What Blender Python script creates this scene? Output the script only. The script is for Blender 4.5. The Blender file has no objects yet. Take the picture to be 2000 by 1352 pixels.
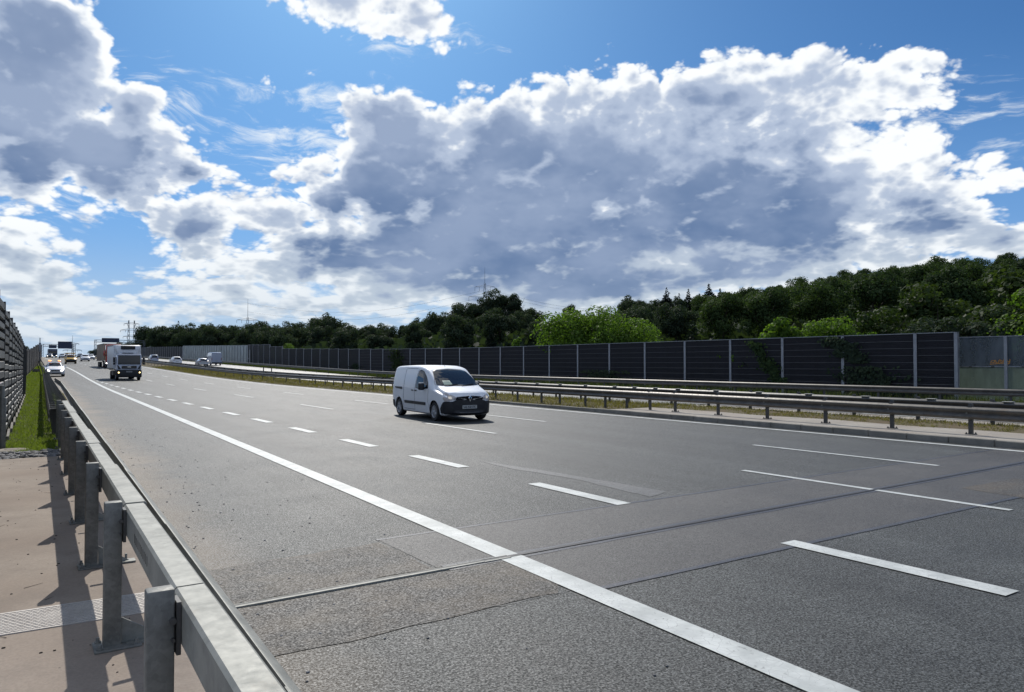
import bpy, bmesh, math, random
from mathutils import Vector, Matrix, noise as mnoise
R = math.radians
SC = bpy.context.scene
COL = SC.collection
# ------------------------------------------------------------------ camera
# world: +Y runs along the carriageway (away), +X across it to the right, z = 0 on the near road
CAM_YAW, CAM_PITCH, CAM_H = 0.5849, 0.0226, 1.90
cam = bpy.data.cameras.new('camera')
camo = bpy.data.objects.new('camera', cam)
COL.objects.link(camo)
camo.location = (0, 0, CAM_H)
camo.rotation_euler = (math.pi/2 + CAM_PITCH, 0, -CAM_YAW)
cam.sensor_width = 36.0
cam.lens = 1450/2000*36
cam.clip_start = 0.1
cam.clip_end = 9000
SC.camera = camo
# ------------------------------------------------------------------ sun
SUN_AZ, SUN_EL = R(20.6), R(41)          # azimuth clockwise from +Y
SUN_DIR = Vector((math.sin(SUN_AZ)*math.cos(SUN_EL), math.cos(SUN_AZ)*math.cos(SUN_EL), math.sin(SUN_EL)))
sun = bpy.data.lights.new('sun', 'SUN')
sun.energy = 3.4
sun.angle = R(0.5)
sun.color = (1.0, 0.95, 0.87)
suno = bpy.data.objects.new('sun', sun)
COL.objects.link(suno)
suno.rotation_euler = SUN_DIR.to_track_quat('Z', 'Y').to_euler()
# ------------------------------------------------------------------ view
SC.view_settings.view_transform = 'Standard'
SC.view_settings.look = 'None'
SC.view_settings.exposure = 0.0
SC.view_settings.gamma = 1.0
SC.view_settings.use_curve_mapping = False
# ------------------------------------------------------------------ sky with clouds
class NT:
    def __init__(self, tree): self.t = tree; self.n = tree.nodes; self.l = tree.links
    def node(self, typ, **kw):
        n = self.n.new(typ)
        for k, v in kw.items(): setattr(n, k, v)
        return n
    def put(self, sock, v):
        if isinstance(v, bpy.types.NodeSocket): self.l.new(v, sock)
        else: sock.default_value = v
    def m(self, op, a, b=None, c=None, clamp=False):
        n = self.node('ShaderNodeMath', operation=op, use_clamp=clamp)
        self.put(n.inputs[0], a)
        if b is not None: self.put(n.inputs[1], b)
        if c is not None: self.put(n.inputs[2], c)
        return n.outputs[0]
    def v(self, op, a, b=None, c=None, s=None):
        n = self.node('ShaderNodeVectorMath', operation=op)
        self.put(n.inputs[0], a)
        if b is not None: self.put(n.inputs[1], b)
        if c is not None: self.put(n.inputs[2], c)
        if s is not None: self.put(n.inputs[3], s)
        return n.outputs[1] if op in ('LENGTH', 'DOT_PRODUCT', 'DISTANCE') else n.outputs[0]
    def noise(self, vec, scale, detail=4, rough=0.55, lac=2.0, dist=0.0, out=0, dim='3D'):
        n = self.node('ShaderNodeTexNoise', noise_dimensions=dim)
        self.put(n.inputs['Vector'], vec); n.inputs['Scale'].default_value = scale
        n.inputs['Detail'].default_value = detail; n.inputs['Roughness'].default_value = rough
        n.inputs['Lacunarity'].default_value = lac; n.inputs['Distortion'].default_value = dist
        return n.outputs[out]
    def vor(self, vec, scale, feature='F1', out='Distance', detail=0.0, rough=0.5, rand=1.0):
        n = self.node('ShaderNodeTexVoronoi', feature=feature)
        self.put(n.inputs['Vector'], vec); n.inputs['Scale'].default_value = scale
        if 'Detail' in n.inputs and feature != 'DISTANCE_TO_EDGE' or True:
            try:
                n.inputs['Detail'].default_value = detail; n.inputs['Roughness'].default_value = rough
            except Exception: pass
        n.inputs['Randomness'].default_value = rand
        return n.outputs[out]
    def ss(self, x, lo, hi, a=0.0, b=1.0, kind='SMOOTHSTEP'):
        n = self.node('ShaderNodeMapRange', interpolation_type=kind)
        n.clamp = True
        self.put(n.inputs['Value'], x)
        n.inputs['From Min'].default_value = lo; n.inputs['From Max'].default_value = hi
        self.put(n.inputs['To Min'], a); self.put(n.inputs['To Max'], b)
        return n.outputs['Result']
    def mix(self, f, a, b, blend='MIX'):
        n = self.node('ShaderNodeMix', data_type='RGBA', blend_type=blend)
        n.clamp_factor = True
        self.put(n.inputs[0], f)
        self.put(n.inputs[6], (*a, 1) if isinstance(a, tuple) and len(a) == 3 else a)
        self.put(n.inputs[7], (*b, 1) if isinstance(b, tuple) and len(b) == 3 else b)
        return n.outputs[2]
    def combine(self, x, y, z):
        n = self.node('ShaderNodeCombineXYZ')
        self.put(n.inputs[0], x); self.put(n.inputs[1], y); self.put(n.inputs[2], z)
        return n.outputs[0]
    def sep(self, v):
        n = self.node('ShaderNodeSeparateXYZ'); self.put(n.inputs[0], v); return n.outputs

# cloud masses: azimuth, elevation, half width, half height in degrees, weight
SOLID = [(0.3, 19.2, 5.18, 5.55, 1),
 (-0.7, 12.6, 5.04, 2.33, 1),
 (4.5, 13.6, 5.27, 2.81, 1),
 (8.2, 14.4, 1.65, 1.7, 1),
 (9.7, 13.3, 1.29, 1.09, 1),
 (6.0, 16.4, 1.92, 1.65, 1),
 (0.2, 8.8, 2.43, 0.99, 1),
 (-0.3, 7.0, 2.02, 1.06, 1),
 (2.5, 7.7, 1.35, 0.59, 1),
 (0.2, 4.9, 2.43, 0.86, 1),
 (2.8, 4.3, 2.09, 0.82, 1),
 (6.9, 4.1, 1.44, 0.91, 1),
 (1.1, 1.8, 0.93, 0.33, 1),
 (9.0, 3.5, 1.98, 0.72, 1),
 (4.3, 2.4, 1.55, 0.48, 1),
 (9.8, 9.7, 2.48, 1.87, 1),
 (10.5, 7.6, 3.47, 0.94, 1),
 (13.7, 7.2, 1.68, 0.81, 1),
 (12.0, 5.5, 3.32, 0.86, 1),
 (11.0, 3.8, 4.29, 0.72, 1),
 (6.1, 4.7, 0.93, 0.35, 1),
 (15.7, 10.6, 2.23, 1.8, 1),
 (18.4, 13.1, 1.85, 2.16, 0.8),
 (18.0, 8.7, 3.33, 1.85, 1),
 (19.9, 11.7, 1.9, 2.96, 1),
 (24.8, 14.6, 4.68, 5.18, 1),
 (31.9, 14.0, 8.0, 5.7, 1),
 (34.3, 17.7, 2.4, 2.59, 1),
 (40.6, 16.1, 7.8, 5.4, 1),
 (50.1, 16.3, 8.51, 4.86, 1),
 (56.8, 18.6, 5.61, 2.38, 1),
 (52.6, 11.4, 11.55, 4.68, 1),
 (33.5, 9.0, 16.0, 4.29, 1),
 (60.7, 15.3, 3.52, 1.16, 1),
 (64.0, 11.3, 3.77, 1.91, 1),
 (60.0, 9.1, 5.89, 1.92, 1),
 (21.8, 7.3, 7.22, 2.28, 1),
 (57.2, 20.6, 1.53, 1.12, 1),
 (62.3, 17.5, 1.55, 0.8, 1),
 (60.9, 7.3, 10.23, 0.95, 1),
 (52.6, 6.1, 7.0, 1.06, 1),
 (19.6, 4.2, 5.18, 0.84, 1),
 (25.6, 4.7, 6.24, 1.2, 1),
 (35.5, 4.3, 6.8, 1.17, 1),
 (21.3, 25.6, 4.37, 1.44, 1),
 (25.2, 24.8, 2.34, 0.92, 1),
 (15.1, 20.6, 0.47, 0.53, 0.45),
 (18.4, 21.1, 0.81, 0.51, 0.45),
 (15.7, 19.4, 0.36, 0.54, 0.45),
 (16.0, 18.2, 0.65, 0.48, 0.45),
 (16.5, 25.3, 2.52, 0.32, 0.45),
 (39.4, 5.8, 12.87, 2.73, 1),
 (50.8, 7.1, 7.92, 2.22, 1),
 (29.6, 5.8, 7.8, 2.34, 1),
 (1.2, 15.1, 4.93, 1.92, 1),
 (0.3, 17.1, 4.2, 3.72, 1),
 (2.2, 3.0, 4.06, 0.68, 1),
 (15.2, 3.7, 4.32, 0.67, 1),
 (65.4, 7.7, 5.8, 1.32, 1),
 (5.5, 3.8, 1.86, 0.82, 1),
 (8.6, 8.2, 1.32, 0.49, 1),
 (11.6, 11.2, 0.88, 0.91, 1),
 (3.1, 1.4, 3.6, 0.24, 0.7),
 (11.7, 2.5, 4.55, 0.29, 0.8),
 (18.1, 3.4, 2.22, 0.53, 1),
 (0.5, 6.2, 3.08, 0.96, 1),
 (1.9, 9.7, 1.74, 0.66, 1),
 (65.4, 8.6, 3.36, 0.46, 1),
 (5.8, 5.2, 2.17, 0.42, 1),
 (43.3, 4.2, 9.88, 1.56, 1),
 (27.6, 6.6, 7.02, 2.34, 1)]
DARK = [(-0.2, 16.4, 4.48, 2.48, 0.9),
 (1.1, 20.6, 2.52, 2.25, 0.75),
 (3.6, 12.7, 5.7, 2.05, 1),
 (-0.5, 6.8, 1.35, 0.86, 0.8),
 (2.5, 4.0, 1.89, 0.48, 0.9),
 (9.8, 9.1, 1.77, 1.05, 0.8),
 (10.5, 7.6, 2.64, 0.5, 0.6),
 (12.4, 5.2, 2.38, 0.43, 0.5),
 (29.6, 9.4, 10.8, 4.68, 1),
 (39.5, 12.8, 6.63, 4.18, 0.8),
 (44.5, 10.0, 12.54, 4.94, 1),
 (50.1, 19.1, 2.59, 1.05, 0.3),
 (56.1, 9.4, 8.84, 1.98, 1),
 (25.2, 16.8, 2.73, 2.7, 0.85),
 (62.5, 10.4, 3.0, 0.82, 0.9),
 (21.8, 6.3, 6.46, 1.71, 0.9),
 (33.5, 5.9, 10.0, 1.95, 1),
 (52.6, 13.9, 5.25, 1.8, 0.2),
 (43.3, 6.2, 4.56, 1.75, 0.8),
 (32.7, 16.6, 2.73, 2.22, 0.8),
 (19.5, 5.1, 4.56, 0.53, 0.9),
 (0.5, 6.2, 1.12, 0.26, 0.4),
 (0.2, 4.8, 1.68, 0.33, 0.4),
 (39.4, 5.5, 12.87, 1.95, 0.9),
 (22.6, 4.6, 7.6, 0.68, 0.8),
 (24.1, 10.0, 5.07, 4.18, 0.9),
 (57.8, 12.8, 3.3, 1.36, 0.1),
 (9.3, 3.9, 4.95, 0.36, 0.5),
 (29.6, 4.3, 10.4, 1.04, 0.75),
 (42.5, 4.2, 6.08, 1.01, 0.85),
 (19.5, 8.7, 1.9, 1.9, 0.5)]
THIN = [(18.0, 16.4, 5.55, 1.82, 1),
 (21.4, 18.9, 3.12, 1.19, 1),
 (14.4, 15.0, 2.1, 0.65, 1),
 (8.4, 19.7, 0.79, 0.64, 1),
 (11.0, 19.4, 1.36, 0.4, 1),
 (10.0, 18.3, 1.02, 0.68, 1),
 (13.3, 19.0, 0.77, 0.75, 1),
 (66.6, 14.1, 1.21, 0.38, 1),
 (65.5, 15.3, 1.4, 0.5, 1),
 (16.5, 14.1, 2.22, 1.08, 1),
 (27.1, 23.7, 2.4, 1.02, 1),
 (61.3, 16.4, 1.24, 0.46, 1),
 (64.1, 18.0, 1.45, 0.32, 1),
 (2.9, 21.5, 1.8, 1.2, 1),
 (0.4, 10.2, 2.24, 0.51, 1),
 (4.3, 1.7, 4.5, 1.02, 1),
 (16.6, 5.6, 7.2, 2.66, 1)]

def build_world():
    w = bpy.data.worlds.new('World'); SC.world = w; w.use_nodes = True
    nt = w.node_tree; nt.nodes.clear(); k = NT(nt)
    tc = k.node('ShaderNodeTexCoord')
    d = k.v('NORMALIZE', tc.outputs['Generated'])
    x, y, z = k.sep(d)[:3]
    A = k.m('MULTIPLY', k.m('ARCTAN2', x, y), 57.2958)
    E = k.m('MULTIPLY', k.m('ARCSINE', z), 57.2958)
    P = k.combine(A, E, 0.0)
    zq = k.m('MULTIPLY', k.m('SQRT', k.m('MAXIMUM', k.m('ADD', z, 0.05), 0.0001)), 102.0)
    Q = k.combine(k.m('MULTIPLY', x, 57.3), k.m('MULTIPLY', y, 57.3), zq)
    # large warp of the outlines
    wn = k.node('ShaderNodeTexNoise', noise_dimensions='3D')
    k.put(wn.inputs['Vector'], Q); wn.inputs['Scale'].default_value = 0.11
    wn.inputs['Detail'].default_value = 3.0; wn.inputs['Roughness'].default_value = 0.5
    warp = k.v('SUBTRACT', wn.outputs['Color'], (0.5, 0.5, 0.5))
    Pw = k.v('ADD', P, k.v('MULTIPLY', warp, (3.4, 2.2, 0.0)))
    def field(lst, pos, kk):
        acc = None
        for a, e, ra, re, wt in lst:
            ln = k.v('LENGTH', k.v('MULTIPLY_ADD', pos, (1/ra, 1/re, 0.0), (-a/ra, -e/re, 0.0)))
            r = min(ra, re)
            sd = k.m('MULTIPLY_ADD', ln, r, -r)          # < 0 inside, degrees
            if wt != 1: sd = k.m('ADD', sd, (1-wt)*2.0)
            acc = sd if acc is None else k.m('SMOOTH_MIN', acc, sd, kk)
        return k.m('MULTIPLY', acc, -1.0)
    Fs = field(SOLID, Pw, 0.8)
    Fd = field(DARK, k.v('ADD', P, k.v('MULTIPLY', warp, (5.0, 3.4, 0.0))), 1.5)
    Ft = field(THIN, Pw, 0.8)
    # sky outside the view carries on with the same kind of broken cloud
    cov = k.m('MULTIPLY', k.m('SUBTRACT', k.noise(Q, 0.045, 4, 0.5), 0.5), 45.0)
    dA = k.m('SUBTRACT', k.m('ABSOLUTE', k.m('SUBTRACT', A, 33.5)), 38.0)
    guard = k.m('MAXIMUM', dA, k.m('SUBTRACT', E, 28.0))
    Fg = k.m('MINIMUM', cov, guard)
    Fs = k.m('MAXIMUM', Fs, Fg)
    # fine structure
    n1 = k.m('SUBTRACT', k.noise(Q, 0.20, 9, 0.50, 2.1), 0.5)
    n1d = k.m('SUBTRACT', k.noise(Q, 0.20, 3.2, 0.46, 2.1), 0.5)
    S = (SUN_DIR.x*57.3, SUN_DIR.y*57.3, 102*math.sqrt(SUN_DIR.z+0.05))
    Qs = k.v('ADD', Q, k.v('SCALE', k.v('SUBTRACT', S, Q), s=0.022))
    n1s = k.m('SUBTRACT', k.noise(Qs, 0.20, 4, 0.50, 2.1), 0.5)
    Qv = k.v('ADD', Q, k.v('SCALE', warp, s=3.0))
    puff = k.m('SUBTRACT', 0.45, k.vor(Qv, 0.42, 'F1', detail=3.0, rough=0.55))
    puffs = k.m('SUBTRACT', 0.45, k.vor(k.v('ADD', Qs, k.v('SCALE', warp, s=3.0)), 0.42, 'F1', detail=2.0, rough=0.55))
    amp = k.ss(E, 1.0, 12.0, 0.5, 1.0, 'LINEAR')
    F = k.m('ADD', Fs, k.m('MULTIPLY', amp, k.m('ADD', k.m('MULTIPLY', n1, 5.2), k.m('MULTIPLY_ADD', puff, 1.9, 1.5))))
    alpha = k.ss(F, -0.2, 0.5)
    # wisps: streaked noise
    Qr = k.v('MULTIPLY', k.v('ADD', Q, k.v('SCALE', warp, s=9.0)), (1.0, 1.0, 2.6))
    ns = k.m('SUBTRACT', k.noise(Qr, 0.26, 9, 0.62), 0.52)
    Fw = k.m('ADD', Ft, k.m('MULTIPLY', ns, 13.0))
    athin = k.m('MULTIPLY', k.ss(Fw, -0.6, 3.2), 0.85)
    # thickness shading
    relief = k.m('ADD', k.m('MULTIPLY', k.m('SUBTRACT', n1, n1s), 1.9), k.m('MULTIPLY', k.m('SUBTRACT', puff, puffs), 0.55))
    dd = k.m('ADD', Fd, k.m('ADD', k.m('MULTIPLY', n1d, 6.0), k.m('MULTIPLY_ADD', puff, 0.9, 1.1)))
    darkm = k.ss(dd, -2.2, 1.6)
    gd = k.ss(Fg, 2.5, 7.0)
    darkm = k.m('MAXIMUM', darkm, k.m('MULTIPLY', gd, 0.9))
    depth = k.ss(F, 0.2, 2.4)
    t = k.m('MULTIPLY', darkm, depth)
    soft = k.m('MULTIPLY', k.ss(F, 0.35, 3.0), 0.44)
    t = k.m('MAXIMUM', t, soft)
    t = k.m('SUBTRACT', t, relief, clamp=True)
    # broad tone changes inside the grey masses
    tone = k.m('ADD', k.m('MULTIPLY', k.ss(k.noise(Q, 0.13, 4, 0.55), 0.32, 0.68), 0.75), k.ss(E, 7.0, 20.0, -0.05, 0.55), clamp=True)
    grey = k.mix(tone, CLOUD_GREY_A, CLOUD_GREY_B)
    greymid = k.mix(k.ss(E, 1.0, 14.0), CLOUD_LOW, CLOUD_MID)
    white = k.mix(k.ss(E, 0.5, 11.0), (0.80, 0.86, 0.90), CLOUD_WHITE)
    ramp1 = k.mix(k.ss(t, 0.0, 0.42), white, greymid)
    ccol = k.mix(k.ss(t, 0.40, 0.95), ramp1, grey)
    # blue
    sky = k.node('ShaderNodeTexSky', sky_type='NISHITA')
    sky.sun_disc = False
    sky.sun_elevation = SUN_EL; sky.sun_rotation = SUN_AZ
    sky.altitude = 100; sky.air_density = 1.0; sky.dust_density = 1.0; sky.ozone_density = 1.6
    blue = k.v('MULTIPLY', sky.outputs['Color'], (SKY_TINT[0]*SKY_S, SKY_TINT[1]*SKY_S, SKY_TINT[2]*SKY_S))
    blue = k.mix(k.ss(E, -1.0, 22.0, 0.85, 0.0), blue, k.mix(k.ss(E, 1.0, 10.0), (0.44, 0.60, 0.82), (0.23, 0.44, 0.83)))
    c = k.mix(athin, blue, (0.92, 0.97, 1.0))
    c = k.mix(alpha, c, ccol)
    # far cloud veils thin out into the horizon haze
    hz = k.ss(E, -1.0, 10.0, 0.45, 0.0)
    c = k.mix(hz, c, HORIZON)
    low = k.ss(E, -1.2, -0.3)
    c = k.mix(low, (0.10, 0.11, 0.10), c)
    bg = k.node('ShaderNodeBackground')
    k.put(bg.inputs['Color'], k.v('SCALE', c, s=10.0)); bg.inputs['Strength'].default_value = 0.1
    out = k.node('ShaderNodeOutputWorld')
    k.l.new(bg.outputs[0], out.inputs[0])
    w.cycles.sampling_method = 'NONE'
SKY_S = 0.080
SKY_TINT = (0.33, 0.66, 1.02)
HORIZON = (0.56, 0.66, 0.80)
CLOUD_WHITE = (0.99, 1.02, 1.04)
CLOUD_MID = (0.47, 0.555, 0.71)
CLOUD_LOW = (0.50, 0.58, 0.66)
CLOUD_GREY_A = (0.125, 0.205, 0.375)
CLOUD_GREY_B = (0.32, 0.405, 0.575)
build_world()
# ------------------------------------------------------------------ helpers
from mathutils.bvhtree import BVHTree
def zp(s):
    """height of the carriageway along Y: level, then a long rise and a crest"""
    if s < 55: return 0.0
    if s < 100: return .0175/90*(s-55)**2
    if s < 240: return .39375+.0175*(s-100)
    if s < 430: return 2.84375+.0175*(s-240)-.0175/380*(s-240)**2
    return 2.84375+.0175*95-.012*(s-430)
def lerp(xs, ys, x):
    if x <= xs[0]: return ys[0]
    for i in range(1, len(xs)):
        if x <= xs[i]:
            t = (x-xs[i-1])/(xs[i]-xs[i-1]); return ys[i-1]+t*(ys[i]-ys[i-1])
    return ys[-1]
def frange(a, b, st):
    n = max(1, int(round((b-a)/st))); return [a+(b-a)*i/n for i in range(n+1)]
class MB:
    def __init__(self): self.v = []; self.f = []; self.mi = []; self.cur = 0
    def add(self, vs, fs):
        o = len(self.v); self.v += [tuple(p) for p in vs]
        for f in fs: self.f.append([i+o for i in f]); self.mi.append(self.cur)
        return self
    def box(self, c, s, rz=0.0, taper=None):
        x, y, z = [a/2 for a in s]; ca, sa = math.cos(rz), math.sin(rz)
        vs = []
        for dz in (-z, z):
            for dx, dy in ((-x, -y), (x, -y), (x, y), (-x, y)):
                if taper and dz > 0: dx *= taper; dy *= taper
                vs.append((c[0]+dx*ca-dy*sa, c[1]+dx*sa+dy*ca, c[2]+dz))
        return self.add(vs, [(3,2,1,0), (4,5,6,7), (0,1,5,4), (1,2,6,5), (2,3,7,6), (3,0,4,7)])
    def bbox(self, c, s, b=0.01, seg=1, rot=None):
        """bevelled box"""
        bm = bmesh.new(); bmesh.ops.create_cube(bm, size=1.0)
        for v in bm.verts: v.co = Vector((v.co.x*s[0], v.co.y*s[1], v.co.z*s[2]))
        bmesh.ops.bevel(bm, geom=bm.edges[:], offset=b, segments=seg, affect='EDGES', profile=0.5)
        M = Matrix.Translation(c) @ (rot.to_4x4() if rot else Matrix.Identity(4))
        vs = [M @ v.co for v in bm.verts]; bm.verts.index_update()
        fs = [[v.index for v in f.verts] for f in bm.faces]; bm.free()
        return self.add(vs, fs)
    def tube(self, a, b, r0, r1=None, n=8, caps=True):
        a = Vector(a); b = Vector(b); r1 = r0 if r1 is None else r1
        d = (b-a).normalized(); u = d.orthogonal().normalized(); w = d.cross(u)
        vs = []
        for p, r in ((a, r0), (b, r1)):
            for i in range(n):
                t = 2*math.pi*i/n; vs.append(p+u*math.cos(t)*r+w*math.sin(t)*r)
        fs = [(i, (i+1) % n, (i+1) % n+n, i+n) for i in range(n)]
        if caps: fs += [tuple(range(n-1, -1, -1)), tuple(range(n, 2*n))]
        return self.add(vs, fs)
    def lathe(self, prof, c=(0,0,0), axis='X', n=24):
        """prof: list of (r, h) along the axis; closed ring list"""
        vs = []; m = len(prof)
        for i in range(n):
            t = 2*math.pi*i/n; cs, sn = math.cos(t), math.sin(t)
            for r, h in prof:
                if axis == 'X': vs.append((c[0]+h, c[1]+r*cs, c[2]+r*sn))
                elif axis == 'Z': vs.append((c[0]+r*cs, c[1]+r*sn, c[2]+h))
                else: vs.append((c[0]+r*cs, c[1]+h, c[2]+r*sn))
        fs = []
        for i in range(n):
            for j in range(m-1):
                a = i*m+j; b = ((i+1) % n)*m+j; fs.append((a, a+1, b+1, b))
        return self.add(vs, fs)
    def sweep(self, prof, path, closed=True, caps=True):
        """prof [(dx,dz)] swept along path of (x,y,z); profile stays upright across Y"""
        m = len(prof); vs = []
        for x, y, z in path:
            for dx, dz in prof: vs.append((x+dx, y, z+dz))
        fs = []
        k = m if closed else m-1
        for i in range(len(path)-1):
            for j in range(k):
                a = i*m+j; b = i*m+(j+1) % m; fs.append((a, b, b+m, a+m))
        if closed and caps:
            fs.append(tuple(range(m))[::-1]); fs.append(tuple(range((len(path)-1)*m, len(path)*m)))
        return self.add(vs, fs)
    def quad(self, *p): return self.add(p, [tuple(range(len(p)))])
    def build(self, name, mats, parent=None, smooth=None, loc=None, bevel=None):
        me = bpy.data.meshes.new(name)
        me.from_pydata(self.v, [], self.f)
        mats = mats if isinstance(mats, (list, tuple)) else [mats]
        for m in mats: me.materials.append(m)
        if len(mats) > 1: me.polygons.foreach_set('material_index', self.mi)
        me.validate(); me.update()
        if smooth:
            me.polygons.foreach_set('use_smooth', [True]*len(me.polygons))
            me.set_sharp_from_angle(angle=R(smooth))
        o = bpy.data.objects.new(name, me); COL.objects.link(o)
        if parent is not None: o.parent = parent
        if loc: o.location = loc
        return o
def thing(name, label, cat, loc=(0,0,0), rz=0.0, group=None):
    o = bpy.data.objects.new(name, None); COL.objects.link(o)
    o.location = loc; o.rotation_euler = (0, 0, rz); o.empty_display_size = 0.3
    return tag(o, label, cat, group)
def tag(o, label, cat, group=None):
    o['label'] = label; o['category'] = cat
    if group: o['group'] = group
    return o
def struct(o): o['kind'] = 'structure'; return o
def stuff(o, label=None, cat=None):
    o['kind'] = 'stuff'
    if label: o['label'] = label
    if cat: o['category'] = cat
    return o
def copy_thing(src, loc=None, rz=None, label=None, group=None, scale=None):
    r = src.copy(); COL.objects.link(r)
    if loc is not None: r.location = loc
    if rz is not None: r.rotation_euler = (0, 0, rz)
    if scale is not None: r.scale = scale
    if label: r['label'] = label
    if group: r['group'] = group
    for ch in list(src.children):
        c = ch.copy(); COL.objects.link(c); c.parent = r
        for g in ch.children:
            d = g.copy(); COL.objects.link(d); d.parent = c
    return r
def share(src, name, parent, loc=(0,0,0), rot=(0,0,0), scale=(1,1,1)):
    o = bpy.data.objects.new(name, src.data if hasattr(src, 'data') else src); COL.objects.link(o)
    o.parent = parent; o.location = loc; o.rotation_euler = rot; o.scale = scale
    return o
# ------------------------------------------------------------------ materials
def new_mat(name):
    m = bpy.data.materials.new(name); m.use_nodes = True
    nt = m.node_tree; nt.nodes.clear(); k = NT(nt)
    b = k.node('ShaderNodeBsdfPrincipled'); o = k.node('ShaderNodeOutputMaterial')
    nt.links.new(b.outputs[0], o.inputs[0])
    return m, k, b, o
def setp(k, b, **kw):
    names = dict(col='Base Color', rough='Roughness', metal='Metallic', spec='Specular IOR Level', trans='Transmission Weight',
                 ior='IOR', coat='Coat Weight', coatr='Coat Roughness', emit='Emission Color', es='Emission Strength', alpha='Alpha', normal='Normal')
    for a, v in kw.items():
        if isinstance(v, tuple) and len(v) == 3: v = (*v, 1)
        k.put(b.inputs[names[a]], v)
def pos(k): return k.node('ShaderNodeNewGeometry').outputs['Position']
def objc(k): return k.node('ShaderNodeTexCoord').outputs['Object']
def bump(k, h, strength=0.3, dist=0.01, normal=None):
    n = k.node('ShaderNodeBump'); k.put(n.inputs['Height'], h)
    n.inputs['Strength'].default_value = strength; n.inputs['Distance'].default_value = dist
    if normal is not None: k.put(n.inputs['Normal'], normal)
    return n.outputs[0]
def simple(name, col, rough=0.5, metal=0.0, spec=0.5, coat=0.0, var=0.0, vs=3.0, dirt=None, local=True, **kw):
    m, k, b, o = new_mat(name)
    c = (*col, 1)
    if var:
        n = k.noise(objc(k) if local else pos(k), vs, 5, 0.6)
        lo = tuple(x*(1-var) for x in col); hi = tuple(min(1, x*(1+var)) for x in col)
        c = k.mix(k.ss(n, 0.3, 0.7), lo, hi)
        setp(k, b, rough=k.m('ADD', rough, k.m('MULTIPLY', k.m('SUBTRACT', n, 0.5), 0.3)))
    else: setp(k, b, rough=rough)
    if dirt:
        z = k.sep(objc(k))[2]
        n2 = k.noise(objc(k), 2.5, 4, 0.6)
        f = k.m('MULTIPLY', k.ss(k.m('SUBTRACT', z, k.m('MULTIPLY', n2, 0.5)), -0.1, 0.55, 1.0, 0.0), dirt)
        c = k.mix(f, c, (0.16, 0.14, 0.11))
    setp(k, b, col=c, metal=metal, spec=spec, coat=coat, **kw)
    return m
def road_mat(name, base, grain, spec=0.5, tracks=True, rough=0.62, brown=0.0, near_band=False):
    m, k, b, o = new_mat(name)
    P = pos(k); x, y, z = k.sep(P)[:3]
    g1 = k.vor(P, 82.0, 'F1', 'Color')
    g = k.sep(g1)[0]
    n0 = k.noise(P, 62.0, 6, 0.82)
    n1 = k.noise(P, 0.9, 6, 0.62)
    n2 = k.noise(k.v('MULTIPLY', P, (1.0, 0.035, 1.0)), 1.1, 4, 0.55)
    n3 = k.noise(P, 9.0, 4, 0.6)
    amt = k.m('ADD', 1.0-grain*0.5, k.m('MULTIPLY', k.ss(g, 0.1, 0.95), grain))
    amt = k.m('MULTIPLY', amt, k.ss(n0, 0.36, 0.64, 1-0.62*grain, 1+0.75*grain))
    amt = k.m('MULTIPLY', amt, k.ss(n1, 0.28, 0.72, 0.76, 1.22))
    amt = k.m('MULTIPLY', amt, k.ss(n3, 0.3, 0.7, 0.9, 1.1))
    lane = k.m('COSINE', k.m('MULTIPLY', k.m('SUBTRACT', x, 9.55), 3.49))
    if tracks: amt = k.m('MULTIPLY', amt, k.m('MULTIPLY_ADD', k.m('MULTIPLY', lane, k.ss(n1, 0.3, 0.7)), 0.13, 1.0))
    if tracks: amt = k.m('MULTIPLY', amt, k.ss(n2, 0.3, 0.7, 0.8, 1.22))
    c = k.v('SCALE', (base[0], base[1], base[2]), s=amt)
    if brown:
        f = k.m('MULTIPLY', k.ss(k.noise(P, 1.7, 5, 0.65), 0.38, 0.62), brown)
        c = k.mix(f, c, (0.105, 0.085, 0.062))
    if near_band:
        # dust and grit gathered along the kerb, plus a few bitumen-dark spots
        e = k.m('SUBTRACT', x, k.m('MULTIPLY_ADD', y, 0.0245, 0.85))
        wob = k.noise(P, 0.35, 5, 0.65)
        f = k.ss(k.m('SUBTRACT', e, k.m('MULTIPLY', wob, 1.9)), -0.75, 0.35, 1.0, 0.0)
        yy = k.m('MULTIPLY', k.ss(y, 3.0, 14.0, 0.55, 1.0), k.ss(y, 50.0, 90.0, 1.0, 0.6))
        c = k.mix(k.m('MULTIPLY', k.m('MULTIPLY', f, yy), 0.85), c, (0.20, 0.155, 0.105))
        spots = k.ss(k.vor(P, 2.6, 'F1', 'Distance'), 0.03, 0.045, 1.0, 0.0)
        c = k.mix(k.m('MULTIPLY', spots, 0.7), c, (0.012, 0.012, 0.012))
    h = k.m('ADD', k.m('MULTIPLY', g, 0.7), n0)
    # coarse relief fades with distance so that it does not shimmer
    setp(k, b, col=c, rough=k.m('ADD', k.ss(n0, 0.34, 0.66, rough+0.10, rough-0.10), k.ss(n1, 0.3, 0.7, -0.03, 0.03)),
         spec=k.m('MULTIPLY', k.ss(n0, 0.36, 0.64, spec*(1-0.84*grain), spec*(1+grain)), k.ss(g, 0.1, 0.9, 1-0.5*grain, 1+0.4*grain)),
         normal=bump(k, h, 0.7, 0.004))
    return m
M = {}
M['asphalt'] = road_mat('asphalt', (0.042, 0.046, 0.045), 0.95, near_band=True)
M['asphalt_far'] = road_mat('asphalt_far', (0.080, 0.082, 0.086), 0.6, rough=0.56, spec=1.0)  # base colour raised along with the specular to stand for this road's glare
M['asphalt_joint'] = road_mat('asphalt_joint', (0.058, 0.056, 0.054), 0.4, tracks=False, rough=0.6)
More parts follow.
